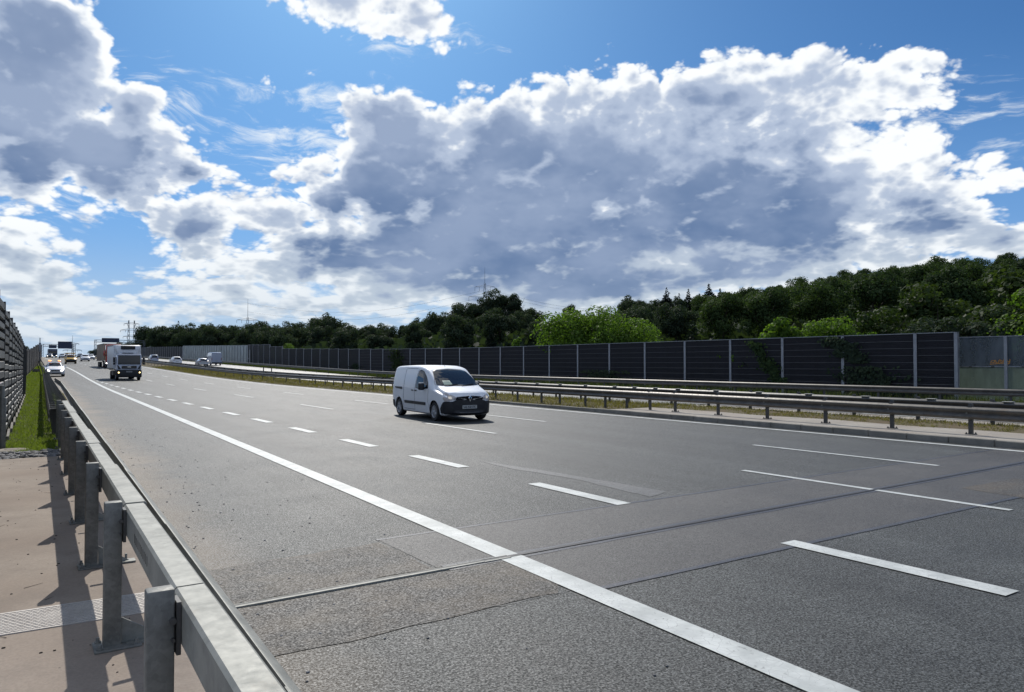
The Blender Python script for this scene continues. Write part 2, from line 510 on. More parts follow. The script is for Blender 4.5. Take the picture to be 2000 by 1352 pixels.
M['asphalt_brown'] = road_mat('asphalt_brown', (0.060, 0.057, 0.052), 0.9, tracks=False, rough=0.68, brown=0.7)
M['bitumen'] = road_mat('bitumen', (0.040, 0.044, 0.058), 0.15, tracks=False, rough=0.42)
M['polished'] = road_mat('polished', (0.085, 0.087, 0.088), 0.35, tracks=False, rough=0.55)
def paint_mat():
    m, k, b, o = new_mat('road_paint')
    P = pos(k)
    n = k.noise(P, 26.0, 6, 0.7); n2 = k.noise(P, 3.0, 4, 0.6)
    cr = k.vor(k.v('ADD', P, k.v('SCALE', k.node('ShaderNodeTexNoise').outputs['Color'], s=0.05)), 14.0, 'DISTANCE_TO_EDGE', 'Distance')
    crack = k.m('MULTIPLY', k.ss(cr, 0.0, 0.03, 1.0, 0.0), k.ss(n2, 0.42, 0.58))
    chip = k.ss(n, 0.58, 0.68)
    f = k.m('MAXIMUM', k.m('MULTIPLY', crack, 0.55), k.m('MULTIPLY', chip, 0.6))
    base = k.mix(k.ss(n2, 0.3, 0.7), (0.44, 0.46, 0.44), (0.66, 0.68, 0.65))
    c = k.mix(f, base, (0.16, 0.16, 0.155))
    setp(k, b, col=c, rough=0.55, normal=bump(k, n, 0.3, 0.003))
    return m
M['paint'] = paint_mat()
def galv(name, lo, hi, rough=0.45, metal=0.55, scale=7.0, rust=0.0):
    m, k, b, o = new_mat(name)
    P = objc(k)
    n = k.noise(P, scale, 6, 0.62); n2 = k.noise(P, scale*6, 4, 0.6)
    v = k.vor(P, scale*5, 'F1', 'Color')
    t = k.m('ADD', k.m('MULTIPLY', k.ss(n, 0.3, 0.7), 0.65), k.m('MULTIPLY', k.sep(v)[0], 0.35))
    c = k.mix(t, lo, hi)
    if rust:
        c = k.mix(k.m('MULTIPLY', k.ss(k.noise(P, 2.2, 6, 0.7), 0.56, 0.72), rust), c, (0.13, 0.085, 0.05))
    setp(k, b, col=c, metal=metal, rough=k.m('ADD', rough, k.m('MULTIPLY', k.m('SUBTRACT', n2, 0.5), 0.35)), normal=bump(k, n2, 0.08, 0.004))
    return m
M['galv'] = galv('galvanised_steel', (0.18, 0.185, 0.175), (0.32, 0.325, 0.30), 0.55, 0.35)
M['galv_top'] = galv('galvanised_rail', (0.21, 0.215, 0.195), (0.36, 0.36, 0.325), 0.62, 0.2, 4.0, 0.25)
M['galv_post'] = galv('galvanised_post', (0.13, 0.13, 0.12), (0.26, 0.262, 0.245), 0.6, 0.3, 9.0, 0.4)
M['steel_dull'] = galv('weathered_steel', (0.075, 0.070, 0.062), (0.145, 0.135, 0.12), 0.5, 0.3, 2.5, 0.35)
M['steel_dark'] = galv('dark_weathered_steel', (0.055, 0.055, 0.055), (0.10, 0.10, 0.098), 0.5, 0.3, 3.0)
M['wall_post'] = galv('wall_post_steel', (0.24, 0.25, 0.27), (0.36, 0.37, 0.40), 0.55, 0.3, 3.0)
def concrete(name, lo, hi, brown=(0.3, 0.2, 0.14), bf=0.4, scale=1.0, rough=0.85):
    m, k, b, o = new_mat(name)
    P = pos(k)
    n = k.noise(P, 2.2*scale, 7, 0.62); n2 = k.noise(P, 55*scale, 4, 0.6)
    st = k.noise(P, 0.55*scale, 4, 0.6)
    c = k.mix(k.ss(n, 0.28, 0.72), lo, hi)
    c = k.mix(k.m('MULTIPLY', k.ss(st, 0.38, 0.66), bf), c, brown)
    sp = k.ss(k.vor(P, 7.0, 'F1', 'Distance'), 0.035, 0.06, 1.0, 0.0)
    c = k.mix(k.m('MULTIPLY', sp, 0.75), c, (0.03, 0.028, 0.025))
    c = k.mix(k.ss(n2, 0.3, 0.75, 0.0, 0.35), c, tuple(a*0.6 for a in lo))
    setp(k, b, col=c, rough=rough, normal=bump(k, k.m('ADD', n2, k.m('MULTIPLY', n, 0.4)), 0.22, 0.006))
    return m
M['sidewalk'] = concrete('bridge_concrete', (0.265, 0.215, 0.175), (0.40, 0.335, 0.275), (0.255, 0.19, 0.145), 0.55)
M['kerb'] = concrete('kerb_concrete', (0.20, 0.19, 0.165), (0.34, 0.32, 0.28), (0.16, 0.14, 0.11), 0.5, 1.6)
M['median_concrete'] = concrete('median_concrete', (0.32, 0.29, 0.25), (0.46, 0.42, 0.36), (0.26, 0.2, 0.15), 0.5)
def soil(name, cols, scale=1.0):
    m, k, b, o = new_mat(name); P = pos(k)
    n = k.noise(P, 1.3*scale, 7, 0.65); n2 = k.noise(P, 14*scale, 5, 0.65)
    c = k.mix(k.ss(n, 0.35, 0.65), cols[0], cols[1]); c = k.mix(k.ss(n2, 0.42, 0.66), c, cols[2])
    setp(k, b, col=c, rough=0.95, spec=0.2, normal=bump(k, n2, 0.6, 0.02)); return m
M['dry_soil'] = soil('dry_verge_soil', ((0.12, 0.088, 0.055), (0.10, 0.10, 0.045), (0.17, 0.13, 0.08)))
M['grass_soil'] = soil('grass_soil', ((0.045, 0.07, 0.02), (0.07, 0.08, 0.03), (0.09, 0.075, 0.045)))
M['field'] = soil('field_ground', ((0.045, 0.06, 0.022), (0.06, 0.07, 0.03), (0.08, 0.075, 0.04)), 0.25)
M['forest_floor'] = soil('forest_floor', ((0.018, 0.026, 0.010), (0.03, 0.038, 0.014), (0.025, 0.022, 0.012)), 0.3)
def leaf_mat(name, c0, c1, trans=0.35, rough=0.55, spec=0.35):
    m, k, b, o = new_mat(name)
    att = k.node('ShaderNodeAttribute', attribute_name='tone')
    oi = k.node('ShaderNodeObjectInfo')
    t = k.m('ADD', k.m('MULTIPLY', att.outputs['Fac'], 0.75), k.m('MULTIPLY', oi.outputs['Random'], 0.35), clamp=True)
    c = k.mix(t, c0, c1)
    setp(k, b, col=c, rough=rough, spec=spec)
    tr = k.node('ShaderNodeBsdfTranslucent')
    k.put(tr.inputs['Color'], k.mix(1.0, c, (1.35, 1.5, 0.55), 'MULTIPLY'))
    mx = k.node('ShaderNodeMixShader'); mx.inputs[0].default_value = trans
    k.l.new(b.outputs[0], mx.inputs[1]); k.l.new(tr.outputs[0], mx.inputs[2]); k.l.new(mx.outputs[0], o.inputs[0])
    return m
M['leaf_dark'] = leaf_mat('dark_leaves', (0.024, 0.038, 0.027), (0.055, 0.078, 0.042), 0.26, .75, .10)  # leaf colour lightened and blued, distance haze put into it
M['leaf_hill'] = leaf_mat('hill_leaves', (0.024, 0.044, 0.020), (0.065, 0.100, 0.034), 0.30, .75, .10)  # hillside leaf colour likewise raised in place of haze
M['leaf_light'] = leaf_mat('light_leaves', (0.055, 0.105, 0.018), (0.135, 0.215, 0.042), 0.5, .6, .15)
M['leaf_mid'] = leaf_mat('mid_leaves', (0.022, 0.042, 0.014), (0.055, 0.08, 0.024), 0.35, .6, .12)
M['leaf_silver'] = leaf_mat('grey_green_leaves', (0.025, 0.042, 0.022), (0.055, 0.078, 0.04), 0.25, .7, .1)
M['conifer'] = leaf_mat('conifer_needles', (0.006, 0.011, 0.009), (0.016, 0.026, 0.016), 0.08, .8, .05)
M['grass'] = leaf_mat('grass_blades', (0.075, 0.115, 0.02), (0.17, 0.21, 0.05), 0.55)
M['grass_dry'] = leaf_mat('dry_grass_blades', (0.10, 0.085, 0.03), (0.20, 0.17, 0.075), 0.45)
M['grass_far'] = leaf_mat('verge_grass_blades', (0.035, 0.05, 0.018), (0.08, 0.10, 0.036), 0.35)
M['bark'] = simple('bark', (0.055, 0.045, 0.035), 0.9, var=0.4, vs=6)
M['stone'] = simple('grey_rubble', (0.20, 0.20, 0.205), 0.8, var=0.55, vs=4.0, local=False)
M['tread_plate'] = galv('tread_plate_steel', (0.40, 0.37, 0.345), (0.54, 0.51, 0.475), 0.6, 0.25, 5.0)
M['wall_panel'] = simple('dark_noise_panel', (0.016, 0.016, 0.021), 0.7, var=0.35, vs=1.3, spec=0.35)
M['wall_cap'] = simple('grey_cap_metal', (0.30, 0.31, 0.33), 0.5, metal=0.3)
M['lip'] = simple('panel_joint_edge', (0.13, 0.13, 0.14), 0.6)
M['slat'] = simple('dark_green_slat', (0.030, 0.033, 0.034), 0.55, var=0.45, vs=2.5, spec=0.5)
M['slat2'] = simple('grey_green_slat', (0.085, 0.09, 0.09), 0.5, var=0.45, vs=2.5, spec=0.5)
M['rubber'] = simple('tyre_rubber', (0.018, 0.018, 0.019), 0.75)
M['black_plastic'] = simple('black_plastic', (0.014, 0.015, 0.019), 0.5, var=0.2)
M['black_gloss'] = simple('black_gloss', (0.01, 0.01, 0.014), 0.15)
M['chrome'] = simple('chrome_trim', (0.75, 0.76, 0.78), 0.12, metal=1.0)
M['rim'] = simple('silver_wheel', (0.42, 0.43, 0.45), 0.3, metal=0.6, var=0.2)
M['white_paint'] = simple('white_car_paint', (0.84, 0.86, 0.89), 0.42, coat=0.35, coatr=0.08, dirt=0.16)
M['white_box'] = simple('white_box_panel', (0.72, 0.73, 0.75), 0.4, var=0.05)
M['silver_paint'] = simple('silver_car_paint', (0.45, 0.47, 0.50), 0.3, metal=0.4, coat=1.0)
M['grey_paint'] = simple('grey_car_paint', (0.16, 0.18, 0.23), 0.3, metal=0.3, coat=1.0)
M['bluegrey_paint'] = simple('pale_blue_grey_paint', (0.42, 0.46, 0.56), 0.3, metal=0.1, coat=1.0)
M['dark_paint'] = simple('dark_car_paint', (0.02, 0.022, 0.03), 0.25, coat=1.0)
M['yellow_paint'] = simple('amber_yellow_paint', (0.70, 0.42, 0.05), 0.35, coat=0.6)
M['red_paint'] = simple('red_cab_paint', (0.42, 0.05, 0.03), 0.3, coat=1.0)
M['tan_canvas'] = simple('tan_trailer_curtain', (0.34, 0.26, 0.19), 0.75, var=0.15, vs=1.0)
M['navy'] = simple('navy_paint', (0.02, 0.04, 0.10), 0.4)
M['seam'] = simple('panel_gap', (0.02, 0.02, 0.025), 0.8)
M['plate_white'] = simple('number_plate_white', (0.42, 0.43, 0.43), 0.5)
M['ink'] = simple('plate_lettering', (0.015, 0.015, 0.015), 0.6)
M['sign_blue'] = simple('sign_back_dark', (0.03, 0.045, 0.09), 0.6)
M['orange'] = simple('orange_spray_paint', (0.75, 0.33, 0.06), 0.7)
def glass_dark(name, col=(0.012, 0.016, 0.025), rough=0.04):
    m, k, b, o = new_mat(name); setp(k, b, col=col, rough=rough, spec=0.55); return m
M['glass'] = glass_dark('vehicle_glass')
def lamp(name, col, e, base=(0.6, 0.6, 0.6)):
    m, k, b, o = new_mat(name); setp(k, b, col=base, rough=0.1, emit=col, es=e, spec=0.8); return m
M['lens'] = simple('headlamp_lens', (0.55, 0.50, 0.48), 0.12, coat=1.0)
M['headlight_on'] = lamp('headlight_lit', (1.0, 0.88, 0.65), 0.35)
M['headlight_white'] = lamp('headlight_lit_white', (1.0, 0.97, 0.92), 5.0)
M['beacon'] = lamp('orange_beacon', (1.0, 0.32, 0.10), 3.0, (0.8, 0.3, 0.1))
M['fog_amber'] = lamp('amber_fog_lamp', (1.0, 0.75, 0.30), 4.0)
M['tail'] = simple('tail_lamp', (0.25, 0.02, 0.02), 0.2)
M['cable'] = simple('overhead_wire', (0.03, 0.03, 0.035), 0.6)
M['pylon'] = simple('pylon_steel', (0.10, 0.115, 0.14), 0.6, metal=0.3)
def screen_mat(name, col, transp, rough=0.35, dirty=0.5):
    """weathered translucent sound screen: part see-through, part scattering"""
    m, k, b, o = new_mat(name); P = pos(k)
    n = k.noise(k.v('MULTIPLY', P, (1.0, 1.0, 0.35)), 1.6, 6, 0.6)
    c = k.mix(k.ss(n, 0.3, 0.7), tuple(a*0.8 for a in col), tuple(min(1, a*1.2) for a in col))
    setp(k, b, col=c, rough=rough, spec=0.5)
    tl = k.node('ShaderNodeBsdfTranslucent'); k.put(tl.inputs['Color'], c)
    m1 = k.node('ShaderNodeMixShader'); m1.inputs[0].default_value = 0.5
    k.l.new(b.outputs[0], m1.inputs[1]); k.l.new(tl.outputs[0], m1.inputs[2])
    tp = k.node('ShaderNodeBsdfTransparent'); tp.inputs['Color'].default_value = (0.8, 0.9, 0.88, 1)
    m2 = k.node('ShaderNodeMixShader'); k.put(m2.inputs[0], k.ss(n, 0.25, 0.75, transp+0.12, transp-0.12))
    k.l.new(m1.outputs[0], m2.inputs[1]); k.l.new(tp.outputs[0], m2.inputs[2]); k.l.new(m2.outputs[0], o.inputs[0])
    return m
M['screen'] = screen_mat('blue_grey_screen', (0.13, 0.15, 0.19), 0.35)
M['screen_pale'] = screen_mat('pale_green_screen', (0.26, 0.30, 0.26), 0.35)
M['screen_far'] = screen_mat('silvery_screen', (0.42, 0.46, 0.50), 0.2)
# ------------------------------------------------------------------ terrain, roads, markings
SKY_AZ = [0, 7, 11, 14.5, 19.4, 24, 27.6, 29.6, 32.3, 35, 36.3, 41.4, 42.7, 45.2, 48.2, 52.6, 56, 59.3, 62.5, 65.4, 68.2, 75, 90]
SKY_EL = [.6, 2.6, 2.9, 2.9, 3.3, 3.1, 3.7, 4.2, 4.7, 4.2, 3.5, 4.2, 4.7, 5.1, 5.5, 5.8, 6.4, 6.7, 7.1, 7.1, 7.1, 7.0, 6.0]
def smooth(t): t = max(0.0, min(1.0, t)); return t*t*(3-2*t)
def rmax_at(a): return max(260.0, 46/max(0.09, math.sin(R(a)))+25) if a > 0 else 500.0
TREE_H = 11.0
def terr(x, y):
    base = zp(max(y, 0)) if y < 700 else zp(700)
    a = math.degrees(math.atan2(x, y)); r = math.hypot(x, y)
    w = smooth((x-43)/26) if x > 0 else 0.0
    z = base-0.35
    if w > 0:
        aa = max(0, min(a, 90)); rm = rmax_at(aa)
        Hm = math.tan(R(lerp(SKY_AZ, SKY_EL, aa)))*rm+1.9-TREE_H
        ramp = smooth((r-55)/(rm-55))
        if a > 90: Hm *= smooth((130-a)/40)
        z = z*(1-w)+w*(z*(1-ramp)+Hm*ramp)
    if x < -3: z -= min(6.0, (-3-x)*0.25)
    return z
xs = [-3500, -1500, -600, -250, -100, -50, -25, -12, -6, -3] + [0, 10, 20, 30, 38, 43] + list(range(50, 420, 9)) + [450, 600, 900, 1500, 2500, 4500]
ys = [-1500, -600, -250, -120, -60, -30, -15] + list(range(0, 440, 9)) + [450, 480, 520, 600, 800, 1200, 2000, 4500]
mb = MB(); mb.v = [(x, y, terr(x, y)) for y in ys for x in xs]; nx = len(xs)
mb.f = [(j*nx+i, j*nx+i+1, (j+1)*nx+i+1, (j+1)*nx+i) for j in range(len(ys)-1) for i in range(nx-1)]
mb.mi = [0]*len(mb.f)
struct(mb.build('terrain', M['forest_floor'], smooth=60))

YS = [-12, -6, -2] + [i*2.0 for i in range(0, 60)] + [120+i*5 for i in range(0, 80)] + [520+i*10 for i in range(14)]
def strip(mb, xl, xr, ys, dz, nx=1, hump=None):
    """sheet between x = xl(y) and xr(y) following the road profile"""
    fl = xl if callable(xl) else (lambda y, v=xl: v); fr = xr if callable(xr) else (lambda y, v=xr: v)
    o = len(mb.v)
    for y in ys:
        for i in range(nx+1):
            t = i/nx; x = fl(y)+(fr(y)-fl(y))*t
            mb.v.append((x, y, zp(y)+dz+(hump(t, x, y) if hump else 0)))
    for j in range(len(ys)-1):
        for i in range(nx):
            a = o+j*(nx+1)+i; mb.f.append([a, a+1, a+nx+2, a+nx+1]); mb.mi.append(mb.cur)
    return mb
x_beam = lambda y: .68+.0253*y if y < 50 else 1.945+.0082*(y-50) if y < 75 else 2.15+.019*(y-75) if y < 98 else min(2.587+.012*(y-98), 4.1)
x_edge = lambda y: 3.865+.0235*y if y < 70 else (5.51+.0235*(y-70)-.0235/160*(y-70)**2 if y < 150 else 6.45)
x_curb = lambda y: x_beam(y)+.10
x_curbR = lambda y: 18.38 if y < 19 else 18.38+.02*(y-19) if y < 30 else 18.6
road = struct(strip(MB(), x_curb, 18.75, YS, 0.0, 8).build('road', M['asphalt'], smooth=40))
road2 = struct(strip(MB(), 24.2, 36.3, YS, 0.0, 6).build('road', M['asphalt_far'], smooth=40))
# --- markings
edge = strip(MB(), lambda y: x_edge(y)-.128, lambda y: x_edge(y)+.128, YS, .009).build('edge_line', M['paint'], road)
strip(MB(), 17.77, 17.98, YS, .009).build('edge_line', M['paint'], road)
strip(MB(), 24.62, 24.8, YS, .009).build('edge_line', M['paint'], road2)
strip(MB(), 34.4, 34.6, YS, .009).build('edge_line', M['paint'], road2)
def dash(x0, x1, y0, y1, w, parent, name='lane_dash'):
    n = max(1, int((y1-y0)/2)) if y0 > 50 else 1
    ys = [y0+(y1-y0)*i/n for i in range(n+1)]
    f = lambda y: x0+(x1-x0)*(y-y0)/(y1-y0)
    return strip(MB(), lambda y: f(y)-w/2, lambda y: f(y)+w/2, ys, .009).build(name, M['paint'], parent)
fx = lambda y: 6.84-.009*y if y < 45 else 6.435-.004*(y-45)
dl = [(2.85, 4.98), (7.5, 9.58), (11.75, 13.8), (15.75, 17.65), (19.85, 21.7)]
y = 23.9
while y < 84: dl.append((y, y+1.95)); y += 4.07
for a, b in dl: dash(fx(a), fx(b), a, b, .24, road)
for k_ in range(34):
    a = 4.45+12.4*k_; dash(10.64, 10.64, a, a+4.25, .125, road)
    a = 7.1+12.25*k_; dash(14.12, 14.12, a, a+4.15, .125, road)
    a = 12.0+12*k_
    for xx in (28.0, 31.3):
        if a < 260: dash(xx, xx, a+2, a+6, .13, road2)
dash(26.4, 26.4, 12, 16, .13, road2)
# --- bridge joint zone
def patch(name, pts, mat, z, parent=road):
    mb = MB(); mb.add([(x, y, z) for x, y in pts], [tuple(range(len(pts)))]); return mb.build(name, mat, parent)
rnd = random.Random(4)
def ragged(pts, j=.035, st=.22):
    out = []
    for i in range(len(pts)):
        a = Vector(pts[i]); b = Vector(pts[(i+1) % len(pts)]); n = max(1, int((b-a).length/st))
        for q in range(n):
            p = a.lerp(b, q/n); out.append((p.x+rnd.uniform(-j, j)*(q > 0), p.y+rnd.uniform(-j, j)*(q > 0)))
    return out
jy = lambda x: 6.03+.027*(x-1.3)
patch('joint_patch', [(3.98, 4.86), (18.3, 4.86), (18.3, 7.86), (11.3, 7.62), (3.22, 7.46), (3.24, 6.16), (3.98, 6.14)], M['asphalt_joint'], .0035)
patch('worn_patch', ragged([(1.02, 6.09), (3.2, 6.14), (3.18, 7.36), (2.2, 7.28), (1.1, 7.2)]), M['asphalt_brown'], .0040)
patch('worn_patch', ragged([(.98, 4.86), (3.72, 4.93), (3.92, 5.2), (3.92, 6.03), (1.02, 5.97)]), M['asphalt_brown'], .0042)
patch('polished_strip', ragged([(7.40, 12.2), (7.52, 12.0), (7.78, 10.0), (7.95, 7.9), (7.45, 7.72), (7.56, 9.6), (7.36, 11.2)], .02), M['polished'], .0038)
patch('dark_patch', ragged([(11.7, 4.5), (13.6, 4.5), (13.6, 5.65), (11.9, 5.65)], .02), M['asphalt_brown'], .0062)
def band(name, x0, x1, fy, w, mat, z, st=.25, jit=.0):
    mb = MB(); xs_ = frange(x0, x1, st); o = []
    for x in xs_:
        a = w/2*(1+rnd.uniform(-jit, jit)); b = w/2*(1+rnd.uniform(-jit, jit)); o.append((x, fy(x)-a, z)); o.append((x, fy(x)+b, z))
    mb.add(o, [(2*i, 2*i+2, 2*i+3, 2*i+1) for i in range(len(xs_)-1)])
    return mb.build(name, mat, road)
band('bitumen_seal', 4.1, 18.3, lambda x: 4.83, .07, M['bitumen'], .0058, jit=.15)
band('bitumen_seal', 3.2, 18.3, lambda x: 7.46+.02*(x-3.2), .06, M['bitumen'], .0058, jit=.15)
band('bitumen_seal', 3.3, 18.35, jy, .20, M['bitumen'], .0060, jit=.12)
band('crack', 1.9, 4.0, lambda x: 4.93+.012*math.sin(x*5)+.010*math.sin(x*13)+.006*math.sin(x*41), .009, M['black_plastic'], .0058, .04, .7)
# the joint itself: a dark rubber gap between two steel edges
mb = MB()
for x0, x1, w in ((.98, 3.9, .035), (3.9, 18.36, .055)):
    xs_ = frange(x0, x1, .6)
    for i in range(len(xs_)-1):
        a, b = xs_[i], xs_[i+1]
        mb.quad((a, jy(a)-w/2, .0125), (b, jy(b)-w/2, .0125), (b, jy(b)+w/2, .0125), (a, jy(a)+w/2, .0125))
mb.build('joint_gap', M['black_plastic'], road)
mb = MB()
for sgn, w in ((-1, .024), (1, .010)):
    xs_ = frange(.98, 4.0, .3)
    for i in range(len(xs_)-1):
        a, b = xs_[i], xs_[i+1]; e = .018 if b < 3.95 else .028
        ca, cb = jy(a)+sgn*(e+w/2), jy(b)+sgn*(e+w/2)
        mb.box(((a+b)/2, (ca+cb)/2, .006), (b-a, w, .018), rz=math.atan2(cb-ca, b-a))
mb.build('joint_edge', M['galv_top'], road)

# --- bridge footway on the left, its tread plate, the gravel break and the verge
x_wall = lambda y: lerp([-12, 8, 22, 30, 37, 50, 98, 130, 200, 300], [-.9, -.6, -.23, -.07, .06, .27, .58, 1.7, 4.0, 6.0], y) 
FY = [-12, -6, 0, 3, 6, 9, 12, 15, 16.35]
side = strip(MB(), lambda y: x_wall(y)-1.6, lambda y: x_beam(y)+.06, FY, .15).build('footway', M['sidewalk']); struct(side)
mb = MB()
for i, yy in enumerate(frange(-12, 120, 1.0)[:-1]):
    pass
kerb0 = None
for i in range(0, 34):
    yy = -1+i*1.0
    if yy > 16.4: break
    mb = MB(); c = (x_beam(yy+.5)+.12, yy+.5, .065); mb.bbox(c, (.13, .985, .17), .012)
    mb.build('kerb_stone', M['kerb'], side)
# tread plate over the joint
mb = MB(); mb.box((.2, 6.05, .153), (1.3, .50, .008), rz=-.03)
for i in range(62):
    for j in range(13):
        x = -.42+i*.0205+(j % 2)*.01; yv = 5.83+j*.036
        if x > .83: continue
        rr = .7 if (i+j) % 2 else -.7
        mb.box((x, yv-.03*(x-.2), .1585), (.020, .006, .004), rz=rr)
pl = mb.build('tread_plate', M['tread_plate']); tag(pl, 'pale steel tread plate laid across the bridge footway over the joint', 'tread plate')
# gravel break
rubble = MB(); rg = random.Random(9)
for i in range(620):
    yy = rg.uniform(16.4, 17.65); xx = rg.uniform(x_wall(yy)-.3, x_beam(yy)-.12)
    s = rg.uniform(.03, .08); bm = bmesh.new(); bmesh.ops.create_icosphere(bm, subdivisions=1, radius=s)
    ax = Vector((rg.uniform(.7, 1.5), rg.uniform(.6, 1.2), rg.uniform(.35, .7)))
    rot = Matrix.Rotation(rg.uniform(0, 6.3), 3, 'Z')
    zz = .06+rg.uniform(0, .07)+.05*math.sin((yy-16.4)/1.25*3.14)
    vs = [rot @ Vector((v.co.x*ax.x, v.co.y*ax.y, v.co.z*ax.z))*rg.uniform(.85, 1.1)+Vector((xx, yy, zz)) for v in bm.verts]
    bm.verts.index_update(); fs = [[v.index for v in f.verts] for f in bm.faces]; bm.free(); rubble.add(vs, fs)
stuff(rubble.build('rubble', M['stone']), 'grey broken stones filling the gap between footway and grass', 'gravel')
VY = [16.35] + [i*1.0 for i in range(17, 60)] + [60+i*4 for i in range(0, 110)]
verge = struct(strip(MB(), lambda y: x_wall(y)-.25, lambda y: x_curb(y)+.02, VY, .05, 6,
             hump=lambda t, x, y: (.06*math.sin(t*3.14) if y > 17.7 else -.03)).build('verge', M['grass_soil'], smooth=60))
# --- median: kerb stones, bridge slab, ragged grass ridge, then plain soil
mx0 = lambda y: 18.5 if y < 19 else 18.5+.02*(y-19) if y < 30 else 18.72
slab = struct(strip(MB(), lambda y: x_curbR(y)+.14, lambda y: 24.16, [-12, -6, 0, 6, 12, 18, 21.5], .135, 4).build('median_slab', M['median_concrete']))
for i in range(0, 35):
    yy = -4+i*1.0
    zk = .07 if yy < 20 else .07-.01*(yy-20)*0.5
    mb = MB(); mb.bbox((x_curbR(yy+.5)+.06, yy+.5, zk-.01+rnd.uniform(-.004, .004)), (.15, .988, .19), .014); mb.build('kerb_stone', M['kerb'], slab)
for i in range(0, 26):
    yy = -4+i*1.0
    mb = MB(); mb.bbox((24.2, yy+.5, .06), (.13, .988, .19), .014); mb.build('kerb_stone', M['kerb'], slab)
def mh(t, x, y):
    return .10*math.sin(t*3.14)+.035*(mnoise.noise(Vector((x*1.3, y*.9, 0))))
struct(strip(MB(), lambda y: 18.68, lambda y: 24.25, [21.5] + [22+i for i in range(0, 60)] + [82+i*4 for i in range(0, 110)], .02, 10, hump=mh).build('median_strip', M['dry_soil'], smooth=60))
def mr(t, x, y): return .09*math.sin(t*3.14)*(0.6+0.8*abs(mnoise.noise(Vector((x*2, y*1.1, 3)))))
struct(strip(MB(), lambda y: 20.9+.25*mnoise.noise(Vector((0, y*.4, 0))), lambda y: 22.9+.3*mnoise.noise(Vector((5, y*.5, 0))), frange(-4, 21.5, .5), .132, 6, hump=mr).build('soil_ridge', M['dry_soil'], smooth=60))
struct(strip(MB(), 36.2, 44.0, YS, -.02, 5, hump=lambda t, x, y: .12*t).build('far_verge', M['grass_soil'], smooth=60))
# ------------------------------------------------------------------ steel barriers
def wbeam_prof(side=1, h=.31, d=.083, t=.003):
    """W profile as a closed thin shell; bulges towards +x*side"""
    pts = [(0, 0), (.018, .012), (.075, .045), (.083, .06), (.083, .085), (.02, .14), (.012, .155), (.02, .17), (.083, .225), (.083, .25), (.075, .265), (.018, .298), (0, .31)]
    a = [(x*side, z) for x, z in pts]; b = [((x-t*2)*side, z) for x, z in pts][::-1]
    return a+b if side > 0 else (a+b)[::-1]
def xpath(fx, ys, z): return [(fx(y), y, zp(y)+z) for y in ys]
# ---- near bridge parapet on the footway
px = lambda y: .40+.0175*y
para = thing('bridge_barrier', 'galvanised steel bridge barrier with box rail and square posts along the footway', 'barrier', (0, 0, 0))
post_y = [1.0, 3.12, 5.22, 7.35, 9.45, 11.55, 13.65, 15.75, 17.9, 20.0]
# post prototype, foot at z 0
mb = MB(); mb.bbox((0, 0, .445), (.098, .075, .89), .008, 2)
pb = mb
pb.bbox((0.03, 0, .006), (.26, .20, .014), .004)
for sx, sy in ((-.07, -.07), (-.07, .07), (.13, -.07), (.13, .07)):
    pb.tube((sx, sy, .01), (sx, sy, .045), .011, n=6); pb.tube((sx, sy, .012), (sx, sy, .024), .019, n=6)
pp = pb.build('post', M['galv_post'], para, smooth=35)
gs = MB(); gs.add([(.053, -.006, .012), (.30, -.006, .012), (.053, -.006, .17), (.053, .006, .012), (.30, .006, .012), (.053, .006, .17)],
                  [(0, 1, 2), (5, 4, 3), (0, 3, 4, 1), (1, 4, 5, 2), (2, 5, 3, 0)])
gs.box((.21, 0, .010), (.26, .11, .012))
gs.tube((.27, .02, .012), (.27, .02, .07), .010, n=6)
gsp = gs.build('foot_bracket', M['galv'], pp)
br = MB(); br.box((.061, 0, .74), (.016, .10, .20)); br.tube((.04, -.052, .77), (.04, -.036, .77), .014, n=6); br.tube((.04, -.06, .70), (.04, -.036, .70), .008, n=6)
brp = br.build('rail_bracket', M['steel_dark'], pp)
for i, y in enumerate(post_y):
    if i == 0: o = pp
    else:
        o = pp.copy(); COL.objects.link(o); o.parent = para
        for ch in (gsp, brp): c = ch.copy(); COL.objects.link(c); c.parent = o
    o.location = (px(y), y, zp(y)+.15)
# box rail: pieces butted with a splice sleeve after each post
def boxprof(w, h, r=.012):
    return [(r, 0), (w-r, 0), (w, r), (w, h-r), (w-r, h), (r, h), (0, h-r), (0, r)]
rx = lambda y: px(y)+.072
joints = [-1.2] + [y+.16 for y in post_y] + [20.9]
for i in range(len(joints)-1):
    a, b = joints[i]+.008, joints[i+1]-.008
    big = i in (3, 5, 8)
    w, h, z0 = (.125, .175, .815) if not big else (.135, .185, .811)
    ys_ = frange(a, b, .8)
    mb = MB(); mb.sweep(boxprof(w, h), xpath(rx, ys_, z0)); r_ = mb.build('rail', M['galv_top'], para, smooth=30)
    if i == 2:
        s = MB()
        for q in range(11):
            yy = 4.15+q*.058; s.box((rx(yy)+.0005, yy, .90), (.004, .010, .05))
        stuff(s.build('slot', M['black_plastic'], r_))
mb = MB()
for y in joints[1:-1]: mb.sweep([(x+.004, z+.004) for x, z in boxprof(.117, .167)], xpath(rx, [y-.03, y+.03], .815))
stuff(mb.build('rail_sleeve', M['black_plastic'], para))
